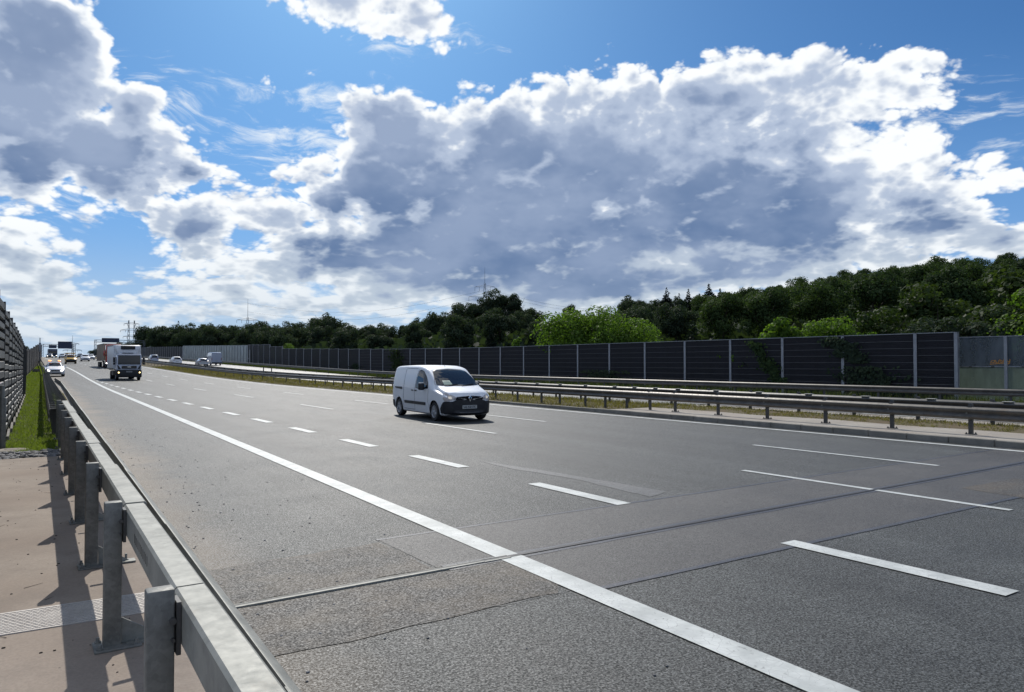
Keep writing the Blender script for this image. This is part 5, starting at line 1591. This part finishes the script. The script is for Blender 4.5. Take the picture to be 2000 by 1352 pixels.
    mb = MB(); mb.box((0, 0, .21), (1.5, 4.0, .06)); mb.build('underbody', M['black_plastic'], t)
    t.location = loc; t.rotation_euler = (0, 0, rz)
    return t

# ---------------- rigid lorry with refrigerated box
def glue(name, mat, parent, **kw): pass
def make_lorry(loc, rz):
    t = thing('box_lorry', 'white refrigerated box lorry with dark windscreen, nearest lorry in the slow lane', 'lorry', loc, rz)
    # cab: front at y = -3.9
    mb = MB(); mb.bbox((0, -3.05, 1.66), (2.22, 1.66, 1.78), .10, 3); cab = mb.build('cab', simple('pale_cab_paint', (.56, .60, .70), .35, coat=.6), t, smooth=40)
    mb = MB(); mb.bbox((0, -3.62, 2.52), (2.16, .50, .14), .05, 2); mb.build('sun_visor', M['bluegrey_paint'], cab)
    mb = MB(); mb.bbox((0, -3.883, 2.03), (2.0, .03, .92), .012, 1); ws = mb.build('windscreen', M['glass'], t)
    mb = MB(); mb.box((-.30, -3.905, 1.63), (.7, .012, .04)); mb.box((.45, -3.905, 1.62), (.6, .012, .03)); mb.build('wiper', M['steel_dull'], ws)
    mb = MB(); mb.bbox((0, -3.89, 1.30), (1.34, .05, .30), .03, 2)
    gr = mb.build('grille', M['black_gloss'], t)
    mb = MB()
    for q in range(4): mb.box((0, -3.918, 1.20+q*.062), (1.24, .012, .012))
    mb.build('grille_bar', M['steel_dull'], gr)
    mb = MB(); mb.bbox((0, -3.925, 1.33), (.34, .02, .07), .008); mb.build('badge', M['chrome'], gr)
    for s in (-1, 1):
        mb = MB(); mb.add([(s*.72, -3.895, 1.12), (s*.98, -3.885, 1.12), (s*1.06, -3.88, 1.50), (s*.98, -3.885, 1.52)], [(0, 1, 2, 3)] if s > 0 else [(3, 2, 1, 0)]); mb.build('air_duct', M['black_plastic'], cab)
        mb = MB(); mb.bbox((s*1.118, -3.18, 1.98), (.02, .74, .66), .008); mb.build('side_window', M['glass'], t)
        mb = MB(); mb.bbox((s*1.32, -3.74, 2.05), (.20, .14, .52), .05, 2); mb.bbox((s*1.32, -3.74, 1.66), (.20, .12, .22), .04, 2); mb.tube((s*1.12, -3.7, 2.25), (s*1.3, -3.72, 2.25), .02, n=6); mb.tube((s*1.12, -3.7, 1.75), (s*1.3, -3.72, 1.75), .02, n=6)
        mb.build('mirror', M['black_plastic'], t, smooth=50)
        mb = MB(); mb.bbox((s*.93, -3.965, .78), (.32, .05, .16), .03, 2); h = mb.build('headlight', M['lens'], t, smooth=50)
        mb = MB(); mb.lathe([(0, -.012), (.06, -.010), (.075, 0)], (s*.93, -3.985, .78), 'Y', 16); mb.build('bulb', M['fog_amber'], h)
        mb = MB(); mb.bbox((s*1.14, -3.1, .75), (.06, .7, .5), .02); mb.build('step', M['black_plastic'], cab)
        # box corner fairing
    mb = MB(); mb.bbox((0, -3.82, .68), (2.26, .34, .78), .07, 2); mb.build('bumper', M['black_plastic'], t, smooth=40)
    plate(t, 0, -4.0, .86, 'WGM 57', .52, .11)
    # box
    mb = MB(); mb.bbox((0, 1.05, 2.34), (2.50, 6.3, 2.42), .035, 2); box = mb.build('cargo_box', M['white_box'], t, smooth=40)
    for s in (-1, 1):
        for q in range(1, 6): 
            mb = MB(); mb.box((s*1.253, -2.1+q*1.05, 2.34), (.006, .018, 2.3)); mb.build('side_joint', M['seam'], box)
        mb = MB(); mb.box((s*1.26, 1.05, 1.17), (.03, 6.3, .10)); mb.box((s*1.26, 1.05, 3.5), (.03, 6.3, .06)); mb.build('edge_rail', M['steel_dull'], box)
        mb = MB(); mb.bbox((s*1.02, .5, .72), (.10, 1.7, .5), .03); mb.build('side_guard', M['steel_dull'], t)
    # white fairing that wraps the fridge unit
    mb = MB()
    for z, w, y0 in ((2.62, .93, -2.72), (2.85, 1.05, -2.76), (3.15, 1.16, -2.72), (3.40, 1.19, -2.60), (3.53, 1.15, -2.42)):
        ring = []
        for i in range(17):
            a = math.pi*i/16; ring.append((math.cos(a)*w*(1 if abs(math.cos(a)) < .999 else 1), -2.10+(y0+2.10)*math.sin(a)**.45 if 0 < i < 16 else -2.10, z))
        mb.v += ring; 
    for j in range(4):
        for i in range(16): a = j*17+i; mb.f.append([a, a+1, a+18, a+17]); mb.mi.append(0)
    mb.f.append(list(range(4*17, 5*17))); mb.mi.append(0)
    mb.build('fridge_fairing', M['white_box'], t, smooth=50)
    mb = MB(); mb.bbox((0, -2.80, 3.28), (1.30, .16, .36), .04, 2); fr_ = mb.build('fridge_unit', M['black_plastic'], t, smooth=40)
    mb = MB()
    for q in range(5): mb.box((0, -2.885, 3.15+q*.06), (1.16, .012, .02))
    mb.build('louvre', M['black_gloss'], fr_)
    mb = MB(); mb.bbox((0, -2.80, 2.72), (1.0, .06, .06), .01); mb.build('vent', M['black_plastic'], t)
    mb = MB(); mb.box((0, .6, .92), (.85, 7.2, .22)); mb.box((0, .6, 1.08), (2.3, 6.0, .06)); mb.build('chassis', M['black_plastic'], t)
    for s in (-1, 1):
        wheel(t, s*.98, -2.85, .47, .27, 8, 'rim', s, name='wheel')
        wheel(t, s*.86, 2.15, .47, .50, 8, 'rim', s, name='wheel')
        mb = MB(); mb.bbox((s*.98, -2.85, 1.02), (.34, 1.1, .1), .03); mb.bbox((s*.9, 2.15, 1.04), (.6, 1.2, .06), .03); mb.build('mudguard', M['black_plastic'], t)
    return t
def make_semi(loc, rz):
    t = thing('curtain_lorry', 'red-cabbed lorry with tan curtain trailer behind the white box lorry', 'lorry', loc, rz)
    mb = MB(); mb.bbox((0, -6.9, 2.15), (2.40, 2.1, 3.1), .14, 3); cab = mb.build('cab', M['red_paint'], t, smooth=40)
    mb = MB(); mb.bbox((0, -7.955, 2.35), (2.15, .04, .95), .015); mb.build('windscreen', M['glass'], t)
    mb = MB(); mb.bbox((0, -7.6, 3.55), (2.1, 1.0, .5), .18, 3); mb.build('roof_deflector', M['red_paint'], cab, smooth=50)
    mb = MB(); mb.bbox((0, -7.96, 1.35), (1.6, .04, .75), .03); mb.build('grille', M['black_gloss'], t)
    mb = MB(); mb.bbox((0, -7.9, .70), (2.45, .3, .55), .08, 2); mb.build('bumper', M['black_plastic'], t)
    for s in (-1, 1):
        mb = MB(); mb.bbox((s*1.0, -8.05, .75), (.36, .04, .16), .03); h = mb.build('headlight', M['headlight_white'] if s < 0 else M['headlight_white'], t)
        mb = MB(); mb.bbox((s*1.212, -7.3, 2.3), (.02, .85, .75), .01); mb.build('side_window', M['glass'], t)
        mb = MB(); mb.bbox((s*1.42, -7.75, 2.35), (.24, .16, .8), .06, 2); mb.tube((s*1.2, -7.7, 2.6), (s*1.4, -7.72, 2.6), .025, n=6); mb.build('mirror', M['red_paint'], t, smooth=50)
        for yy in (-6.9, -3.4): wheel(t, s*1.02, yy, .52, .34, 8, 'rim', s)
        for yy in (3.4, 4.7, 6.0): wheel(t, s*1.02, yy, .50, .38, 8, 'rim', s)
    mb = MB(); mb.bbox((0, 1.4, 2.62), (2.54, 13.4, 2.75), .03); tr = mb.build('trailer', M['tan_canvas'], t)
    for s in (-1, 1):
        mb = MB()
        mb.box((s*1.28, 1.4, 3.97), (.04, 13.4, .10)); mb.box((s*1.28, 1.4, 1.22), (.04, 13.4, .12)); mb.build('edge_rail', M['steel_dark'], tr)
        for q in range(1, 9):
            mb = MB(); mb.box((s*1.276, -5.3+q*1.49, 2.6), (.012, .03, 2.6)); mb.build('strap', M['seam'], tr)
    mb = MB(); mb.box((0, 0, 1.05), (.9, 15.0, .25)); mb.build('chassis', M['black_plastic'], t)
    return t
# ---------------- cars
CAR_KEYS = {
 'sedan': [(-2.30, .34, .58, .66, .66, .60), (-2.22, .24, .64, .745, .80, .70), (-1.9, .20, .74, .84, .89, .76), (-1.2, .19, .86, .95, .91, .76), (-.95, .19, .90, 1.02, .91, .74), (-.45, .19, .93, 1.30, .91, .64), (-.1, .19, .94, 1.43, .91, .60), (.6, .19, .95, 1.46, .91, .60), (1.2, .20, .96, 1.36, .91, .62), (1.65, .21, .97, 1.12, .90, .68), (2.1, .24, .96, 1.03, .88, .70), (2.30, .34, .90, .97, .80, .66)],
 'suv': [(-2.18, .42, .72, .82, .68, .62), (-2.10, .32, .78, .93, .82, .72), (-1.8, .28, .88, 1.02, .91, .78), (-1.15, .27, .98, 1.10, .93, .78), (-.85, .27, 1.02, 1.22, .93, .74), (-.4, .27, 1.04, 1.52, .93, .68), (0, .27, 1.05, 1.64, .93, .66), (.9, .27, 1.06, 1.66, .93, .66), (1.6, .28, 1.07, 1.60, .92, .66), (2.0, .32, 1.07, 1.34, .90, .68), (2.18, .42, 1.0, 1.10, .84, .68)],
 'hatch': [(-2.05, .36, .60, .70, .64, .58), (-1.97, .26, .66, .80, .78, .68), (-1.7, .21, .76, .90, .86, .74), (-1.1, .20, .88, 1.0, .88, .74), (-.8, .20, .92, 1.10, .88, .70), (-.35, .20, .94, 1.38, .88, .62), (0, .20, .95, 1.47, .88, .60), (.9, .20, .96, 1.49, .88, .61), (1.5, .21, .97, 1.42, .88, .62), (1.85, .25, .97, 1.18, .87, .64), (2.05, .36, .92, 1.0, .82, .64)],
 'mpv': [(-2.15, .36, .70, .80, .66, .60), (-2.05, .26, .78, .92, .82, .72), (-1.7, .22, .90, 1.05, .90, .78), (-1.2, .21, .98, 1.22, .91, .76), (-.5, .21, 1.02, 1.66, .91, .72), (0, .21, 1.03, 1.78, .91, .71), (1.2, .21, 1.03, 1.80, .91, .71), (1.95, .24, 1.03, 1.74, .90, .71), (2.12, .30, 1.02, 1.60, .88, .70), (2.18, .38, 1.0, 1.3, .86, .72)],
}
def make_car(kind, paint, loc, rz, name, label, lights=None, group=None, detail=True, rear_glass=True, bar=False, cat='car'):
    t = thing(name, label, cat, (0, 0, 0), 0, group)
    keys = CAR_KEYS[kind]; L0, L1 = keys[0][0], keys[-1][0]
    def nose(x, y, z):
        if y < L0+.55: return y+(L0+.55-y)/.55*.16*(abs(x)/.85)**2.4
        if y > L1-.45: return y-(y-L1+.45)/.45*.10*(abs(x)/.85)**2.4
        return y
    body = loft_body(keys, 44, .14, .03, nose).build('body', M[paint], t, smooth=32)
    wr_ = .33 if kind != 'suv' else .36; wb = 1.36 if kind == 'sedan' else 1.30
    if detail: cut(body, [cyl_x(sx*.84, yy, wr_, wr_+.055, .46) for sx in (-1, 1) for yy in (-wb, wb)])
    T = bvh(body)
    H = max(k_[3] for k_ in keys); zk = 0.5*(keys[5][2]+keys[6][2]); zf = H-.10
    def ztop(y): return hermite(keys, y)[2]
    yA = next(y for y in frange(-1.3, 1, .02) if ztop(y) > zk+.12); yB = next(y for y in frange(-1.3, 1, .02) if ztop(y) > H-.09)
    yR = next((y for y in frange(L1, 0, .02) if ztop(y) > zk+.12), L1); yR2 = next((y for y in frange(L1, 0, .02) if ztop(y) > H-.12), L1-.2)
    for s in (-1, 1):
        for yy in (-wb, wb): wheel(t, s*.79, yy, wr_, .22, 6, 'rim', s)
        pl_ = roundpoly([(yA+.06, zk+.045), (yB+.05, H-.15), (yR2-.05, H-.16), (max(yR2, yR-.1), zk+.06)], .06)
        w_ = decal(T, pl_, 'side', .006, 'side_window', M['glass'], t, sgn=s, rings=4)
        ym = (yA+yR)/2
        decal(T, [(ym-.03, zk+.04), (ym+.03, zk+.04), (ym+.02, H-.15), (ym-.04, H-.15)], 'side', .010, 'pillar', M[paint], w_, sgn=s, rings=1)
        mb = MB(); mb.bbox((s*1.0, yA+.22, zk+.07), (.20, .10, .13), .03, 2); mb.build('wing_mirror', M[paint], t, smooth=50)
        zl = keys[1][2]-.0
        hl = decal(T, roundpoly([(s*.46, zl-.03), (s*.50, zl-.10), (s*.72, zl-.09), (s*.76, zl+.01), (s*.72, zl+.06)], .02), 'front', .010, 'headlight', M[lights] if lights else M['lens'], t, rings=3)
        zt_ = keys[-2][2]
        decal(T, roundpoly([(s*.50, zt_-.16), (s*.76, zt_-.16), (s*.76, zt_-.02), (s*.52, zt_-.03)], .02), 'rear', .008, 'tail_light', M['tail'], t, rings=3)
    ws = roundpoly([(-.72, zk+.12), (-.56, H-.10), (0, H-.075), (.56, H-.10), (.72, zk+.12), (0, zk+.09)], .04)
    decal(T, ws, 'front', .008, 'windscreen', M['glass'], t, rings=6)
    z0 = max(zk+.07, ztop(L1-.02)+.05) if kind in ('sedan',) else zk+.06
    rw = roundpoly([(-.62, z0), (-.52, H-.14), (0, H-.11), (.52, H-.14), (.62, z0)], .04)
    decal(T, rw, 'rear', .008, 'rear_window', M['glass'], t, rings=6)
    zg_ = keys[0][2]
    decal(T, roundpoly([(-.42, zg_-.06), (-.38, zg_+.06), (.38, zg_+.06), (.42, zg_-.06)], .02), 'front', .010, 'grille', M['black_gloss'], t, rings=3)
    zb_ = keys[1][1]
    decal(T, roundpoly([(-.60, zb_+.05), (-.55, zb_+.17), (.55, zb_+.17), (.60, zb_+.05)], .02), 'front', .012, 'air_intake', M['black_plastic'], t, rings=3)
    hp_ = T.ray_cast(Vector((0, 8, zb_+.35)), Vector((0, -1, 0)))[0]
    mb = MB(); mb.box((0, hp_.y+.012, zb_+.35), (.50, .012, .11)); mb.build('number_plate', M['plate_white'], t)
    mb = MB(); mb.box((0, 0, .24), (1.4, (L1-L0)*.8, .06)); mb.build('underbody', M['black_plastic'], t)
    if bar:
        mb = MB(); mb.bbox((0, -.15, H+.045), (1.16, .22, .05), .015); b_ = mb.build('light_bar', M['plate_white'], t)
        for s in (-1, 1):
            mb = MB(); mb.bbox((s*.44, -.15, H+.115), (.26, .22, .10), .03, 2); mb.build('beacon', M['beacon'], b_)
    t.location = loc; t.rotation_euler = (0, 0, rz)
    return t
# traffic on the near carriageway
make_van((12.26, 23.05, 0), R(-3.5))
make_lorry((9.05, 86.6, zp(83)), R(0))
make_semi((12.65, 143.5, zp(139)), R(0))
make_car('sedan', 'white_paint', (3.25, 99.2, zp(98)), R(0), 'patrol_car', 'white car with orange beacons on its roof standing on the hard shoulder', 'headlight_white', bar=True).scale = (1.05, 1, 1.13)
make_car('suv', 'white_paint', (13.1, 207.5, zp(207)), 0, 'white_car', 'white off-road-style car following behind the red lorry', None, detail=False)
make_car('hatch', 'white_paint', (16.3, 236, zp(236)), 0, 'white_car', 'small white car in the fast lane left of the red lorry', None, detail=False)
def make_recovery(loc):
    t = make_car('suv', 'yellow_paint', loc, 0, 'yellow_pickup', 'amber yellow service pickup with black nose and roof bar in the slow lane', None, detail=False, cat='pickup')
    b = MB(); b.bbox((0, -.1, 1.90), (1.45, .45, .16), .04, 2); b.build('roof_bar', M['yellow_paint'], t)
    b = MB(); b.bbox((0, -2.24, .56), (1.7, .16, .40), .05, 2); b.build('bull_bar', M['black_plastic'], t)
    b = MB(); b.bbox((.62, -2.2, .90), (.16, .06, .12), .02); b.build('lamp', M['headlight_white'], t)
    b = MB(); b.bbox((0, 1.4, 1.25), (1.75, 1.5, .7), .05, 2); b.build('load_box', M['black_plastic'], t)
    t.scale = (1.08, 1.08, 1.12)
    return t
make_recovery((8.5, 175, zp(175)))
make_car('suv', 'grey_paint', (12.9, 292, zp(292)), 0, 'dark_car', 'dark car far up the road directly behind the yellow pickup', 'lens', detail=False)
make_car('hatch', 'dark_paint', (16.4, 282, zp(282)), 0, 'dark_car', 'dark car at the crest right of the yellow pickup roof', 'lens', detail=False)
make_car('hatch', 'silver_paint', (10.6, 262, zp(262)), 0, 'grey_car', 'small grey car half hidden by the yellow pickup', 'lens', detail=False)
make_car('hatch', 'dark_paint', (7.9, 284, zp(284)), 0, 'dark_car', 'small dark car with bright lamps beside the far lorry', 'headlight_white', detail=False)
def far_lorry():
    t = thing('tanker_lorry', 'dark navy lorry silhouetted at the crest under the overhead signs', 'lorry', (9.2, 300, zp(300)))
    b = MB(); b.bbox((0, -4.2, 2.0), (2.4, 2.0, 2.5), .12, 2); b.build('cab', M['navy'], t)
    b = MB(); b.bbox((0, -5.22, 2.3), (2.1, .04, .9), .01); b.build('windscreen', M['glass'], t)
    b = MB(); b.bbox((0, 1.2, 2.55), (2.55, 8.5, 2.7), .05, 2); b.build('cargo_box', M['navy'], t)
    b = MB(); b.box((0, 0, .95), (1.0, 9.5, .3)); b.box((0, -5.15, .7), (2.4, .2, .5)); b.build('chassis', M['black_plastic'], t)
    for s in (-1, 1):
        b = MB(); b.bbox((s*.95, -5.27, .85), (.3, .04, .16), .02); b.build('headlight', M['headlight_white'], t)
        for yy in (-4.0, 2.5, 3.8): wheel(t, s*1.02, yy, .5, .34, 6, 'rim', s)
    t.scale = (1.05, 1, .74)
far_lorry()
# traffic on the far carriageway, driving away
make_car('hatch', 'silver_paint', (29.2, 152.6, zp(152)), math.pi, 'silver_car', 'silver hatchback driving away beside the grey van on the far carriageway', detail=True)
make_car('suv', 'white_paint', (26.3, 163.5, zp(163)), math.pi, 'white_car', 'white car with dark rear window driving away alone on the far carriageway', detail=False)
make_car('mpv', 'bluegrey_paint', (26.1, 192.5, zp(192)), math.pi, 'people_carrier', 'pale blue-grey people carrier driving away, farthest left on the far carriageway', detail=False, cat='van')
def far_van():
    t = thing('delivery_van', 'grey high-roofed delivery van driving away in front of the silvery screen', 'van', (32.35, 157.5, zp(157)), math.pi)
    keys = [(-3.0, .40, .95, 1.05, .80, .72), (-2.9, .30, 1.05, 1.20, .92, .84), (-2.4, .27, 1.15, 1.35, .99, .88), (-1.9, .27, 1.25, 1.75, 1.0, .86), (-1.3, .27, 1.3, 2.35, 1.0, .88), (-.9, .27, 1.3, 2.52, 1.0, .90), (0, .27, 1.3, 2.58, 1.0, .92), (2.6, .28, 1.3, 2.58, 1.0, .92), (2.95, .34, 1.3, 2.52, .98, .91)]
    body = loft_body(keys, 40, .12, .02).build('body', M['bluegrey_paint'], t, smooth=32); T = bvh(body)
    decal(T, roundpoly([(-.80, 1.35), (-.72, 2.25), (.72, 2.25), (.80, 1.35)], .04), 'front', .01, 'windscreen', M['glass'], t)
    for s in (-1, 1):
        decal(T, roundpoly([(-1.9, 1.4), (-1.35, 2.1), (-.8, 2.1), (-.8, 1.35)], .05), 'side', .008, 'side_window', M['glass'], t, sgn=s)
        decal(T, roundpoly([(s*.84, 1.0), (s*.94, 1.0), (s*.93, 1.5), (s*.85, 1.5)], .02), 'rear', .01, 'tail_light', M['tail'], t, rings=3)
        decal(T, [(s*.02, .6), (s*.83, .6), (s*.80, 2.35), (s*.02, 2.35)], 'rear', .012, 'rear_door', M['bluegrey_paint'], t, rings=3)
        mb = MB(); mb.bbox((s*1.12, -1.75, 1.55), (.2, .12, .4), .04, 2); mb.build('wing_mirror', M['black_plastic'], t)
        for yy in (-2.0, 1.9): wheel(t, s*.9, yy, .36, .24, 6, 'rim', s)
    mb = MB(); mb.bbox((0, 3.02, .48), (1.9, .16, .24), .04); mb.build('bumper', M['black_plastic'], t)
    mb = MB(); mb.box((0, 3.05, .95), (.5, .02, .12)); mb.build('number_plate', M['plate_white'], t)
far_van()
# ------------------------------------------------------------------ sign gantries, pylons, wires, small posts
def gantry(y, boards, x0, x1, hz, label):
    t = thing('sign_gantry', label, 'sign gantry', (0, y, zp(y)))
    for x in (x0, x1):
        b = MB(); b.box((x-.25, 0, hz/2), (.16, .16, hz)); b.box((x+.25, 0, hz/2), (.16, .16, hz))
        for q in range(5): b.tube((x-.25, 0, q*hz/5), (x+.25, 0, (q+1)*hz/5), .05, n=4)
        b.build('column', M['pylon'], t)
    b = MB(); b.box(((x0+x1)/2, 0, hz-.1), (x1-x0, .2, .16)); b.box(((x0+x1)/2, 0, hz-.9), (x1-x0, .2, .16))
    n = int((x1-x0)/1.2)
    for i in range(n): xa = x0+(x1-x0)*i/n; xb = x0+(x1-x0)*(i+1)/n; b.tube((xa, 0, hz-.9 if i % 2 else hz-.1), (xb, 0, hz-.1 if i % 2 else hz-.9), .05, n=4)
    b.build('beam', M['pylon'], t)
    for xa, xb, za, zb_ in boards:
        b = MB(); b.bbox(((xa+xb)/2, -.3, (za+zb_)/2), (xb-xa, .2, zb_-za), .03); p = b.build('sign_board', M['sign_blue'], t)
        b = MB(); b.box(((xa+xb)/2, -.42, za+.1), (xb-xa, .03, .08)); b.box(((xa+xb)/2, -.42, zb_-.1), (xb-xa, .03, .08)); b.build('rib', M['pylon'], p)
    return t
z3 = zp(330)
gantry(330, [(8.9, 11.4, 7.1-z3+.3, 8.45-z3+.2), (11.8, 16.4, 7.1-z3+.2, 9.9-z3+.1)], 6.9, 17.3, 9.0-z3, 'overhead sign gantry with two dark boards across the crest of the near carriageway')
z4 = zp(300)
gantry(300, [(24.0, 29.5, 8.6-z4+.6, 10.0-z4+.7)], 22.0, 37.6, 9.7-z4+.4, 'overhead sign gantry with a dark board seen just above the red lorry')
def pylon(az, d, top_el, base_w, arms, label, twin=False, mast=0.0):
    x, y = d*math.sin(R(az)), d*math.cos(R(az)); z = terr(x, y) if d < 400 else 0; H = math.tan(R(top_el))*d+1.9-z
    t = thing('pylon', label, 'pylon', (x, y, z), -R(az))
    def col(cx):
        b = MB(); n = 9; w0, w1 = base_w, base_w*.16; hs = [H*(1-mast)*(i/n)**.85 for i in range(n+1)]
        wd = [w0+(w1-w0)*(i/n)**.7 for i in range(n+1)]; r_ = max(.05, d*.0003)
        for i in range(n):
            for sx, sy in ((-1, -1), (1, -1), (1, 1), (-1, 1)):
                b.tube((cx+sx*wd[i]/2, sy*wd[i]/2, hs[i]), (cx+sx*wd[i+1]/2, sy*wd[i+1]/2, hs[i+1]), r_, n=4, caps=False)
            for sy in (-1, 1):
                b.tube((cx-wd[i]/2, sy*wd[i]/2, hs[i]), (cx+wd[i+1]/2, sy*wd[i+1]/2, hs[i+1]), r_*.6, n=3, caps=False); b.tube((cx+wd[i]/2, sy*wd[i]/2, hs[i]), (cx-wd[i+1]/2, sy*wd[i+1]/2, hs[i+1]), r_*.6, n=3, caps=False)
        if mast: b.tube((cx, 0, H*(1-mast)), (cx, 0, H), r_*1.2, r_*.5, n=4)
        b.build('lattice_tower', M['pylon'], t)
    for c in ((-base_w*.6, base_w*.6) if twin else (0,)): col(c)
    for fr_, hw_ in arms:
        b = MB(); z_ = H*fr_; r_ = max(.05, d*.00028)
        b.tube((-hw_, 0, z_), (hw_, 0, z_), r_, n=4); b.tube((-hw_, 0, z_), (0, 0, z_+hw_*.22), r_*.7, n=3); b.tube((hw_, 0, z_), (0, 0, z_+hw_*.22), r_*.7, n=3)
        a = b.build('cross_arm', M['pylon'], t)
        for s in (-1, 1):
            for q in (1.0, .55):
                b = MB(); b.tube((s*hw_*q, 0, z_), (s*hw_*q, 0, z_-H*.045), r_*.9, n=4); b.build('insulator', M['pylon'], a)
    return t
pylon(31.41, 420, 7.35, 5.0, [(.80, 5.6), (.70, 9.0)], 'tall lattice pylon rising behind the highest dark tree', mast=.16)
pylon(13.9, 520, 4.65, 6.0, [(.68, 6.8), (.50, 12.5)], 'slim lattice pylon with two wide arms above the tree belt left of centre', mast=.28)
pylon(6.36, 560, 2.92, 2.8, [(.92, 4.5), (.78, 6.5), (.64, 5)], 'twin-columned lattice pylon behind the white lorry', twin=True)
pylon(6.85, 760, 2.35, 3.4, [(.92, 4.5), (.78, 6), (.64, 5)], 'smaller lattice pylon just right of the twin-columned one', mast=.05)
pylon(2.88, 700, 1.82, 2.4, [(.72, 4.5), (.50, 6.5)], 'thin distant pylon beside the overhead sign boards', mast=.3)
# wires from the tallest pylon running off to the right and left
w = thing('power_lines', 'thin overhead power lines slung across the sky behind the tree belt', 'power lines', (0, 0, 0))
def pt(az, d, el): return Vector((d*math.sin(R(az)), d*math.cos(R(az)), math.tan(R(el))*d+1.9))
for e0, e1, a1 in ((5.75, 4.15, 43.0), (5.5, 3.95, 43.0), (5.0, 3.6, 43.0)):
    a, b_ = pt(31.4, 420, e0), pt(a1, 520, e1); b = MB(); pr = a
    for i in range(1, 13):
        q = a.lerp(b_, i/12); q.z -= 5*math.sin(i/12*math.pi); b.tube(pr, q, .055, n=3, caps=False); pr = q
    b.build('wire', M['cable'], w)
for e0, e1 in ((5.6, 4.3), (5.1, 3.7)):
    a, b_ = pt(31.4, 420, e0), pt(13.9, 520, e1); b = MB(); pr = a
    for i in range(1, 13):
        q = a.lerp(b_, i/12); q.z -= 9*math.sin(i/12*math.pi); b.tube(pr, q, .05, n=3, caps=False); pr = q
    b.build('wire', M['cable'], w)
# marker posts
for x, y, lab in ((23.6, 88.0, 'left one of the two little dark marker posts behind the median barrier'), (23.75, 85.2, 'right one of the two little dark marker posts behind the median barrier')):
    b = MB(); b.bbox((0, 0, .55), (.12, .05, 1.1), .01); b.box((0, -.03, .92), (.08, .01, .12)); o = b.build('marker_post', M['steel_dark']); o.location = (x, y, zp(y)+.05); tag(o, lab, 'marker post', 'marker posts in the median')
b = MB(); b.bbox((0, 0, .5), (.12, .05, 1.0), .012); o = b.build('marker_post', M['plate_white']); o.location = (2.35, 93, zp(93)); tag(o, 'white marker post beside the car with beacons', 'marker post')
t = thing('lamp_pole', 'thin grey pole standing up from the far slatted wall', 'pole', (x_wall(150)+.4, 150, zp(150)))
b = MB(); b.tube((0, 0, 0), (0, 0, 4.9), .08, .06, 8); b.build('pole', M['pylon'], t)
b = MB(); b.bbox((0, -.1, 3.3), (.34, .08, 1.5), .03); b.build('panel', M['wall_cap'], t)
# pale slabs by the barrier where it ends
b = MB(); b.bbox((0, 0, .25), (.8, .15, .5), .03); o = b.build('concrete_block', M['kerb']); o.location = (1.7, 112, zp(112)); tag(o, 'pale low concrete block at the far end of the grass strip', 'block')
# grit and twigs lying on the footway
b = MB(); rg2 = random.Random(31)
for i in range(170):
    yy = rg2.uniform(2, 16.3); xx = rg2.uniform(-.9, x_beam(yy)-.02); s_ = rg2.uniform(.004, .013)
    b.bbox((xx, yy, .152), (s_*1.6, s_, s_*.8), s_*.25)
for i in range(12):
    yy = rg2.uniform(3, 14); xx = rg2.uniform(-.6, .5); a = rg2.uniform(0, 3); l = rg2.uniform(.06, .16)
    b.tube((xx, yy, .154), (xx+math.cos(a)*l, yy+math.sin(a)*l, .155), .0022, .001, 4)
stuff(b.build('grit', M['bark']), 'dark grit and dry twigs scattered over the footway', 'grit')
b = MB()
for i in range(260):
    yy = rg2.uniform(3, 24); xx = x_beam(yy)+.25+abs(rg2.gauss(0, 1.1)); s_ = rg2.uniform(.006, .018)
    b.bbox((xx, yy, .004), (s_*1.4, s_, s_*.7), s_*.25)
stuff(b.build('grit', M['stone']), 'small stones and grit on the hard shoulder', 'grit')
# things that still read alike get their place among their like in the label
byl = {}
for o in COL.objects:
    if o.parent is None and 'label' in o and 'tree' in o.name and 'hillside_tree' not in o.name: byl.setdefault(o['label'], []).append(o)
ORD = ['leftmost', 'second-from-left', 'third-from-left', 'fourth-from-left', 'fifth-from-left', 'sixth-from-left', 'seventh-from-left']
for lab, os_ in byl.items():
    if len(os_) > 1:
        os_.sort(key=lambda o: math.atan2(o.location.x, o.location.y))
        for i, o in enumerate(os_): o['label'] = ORD[min(i, 6)]+' '+lab
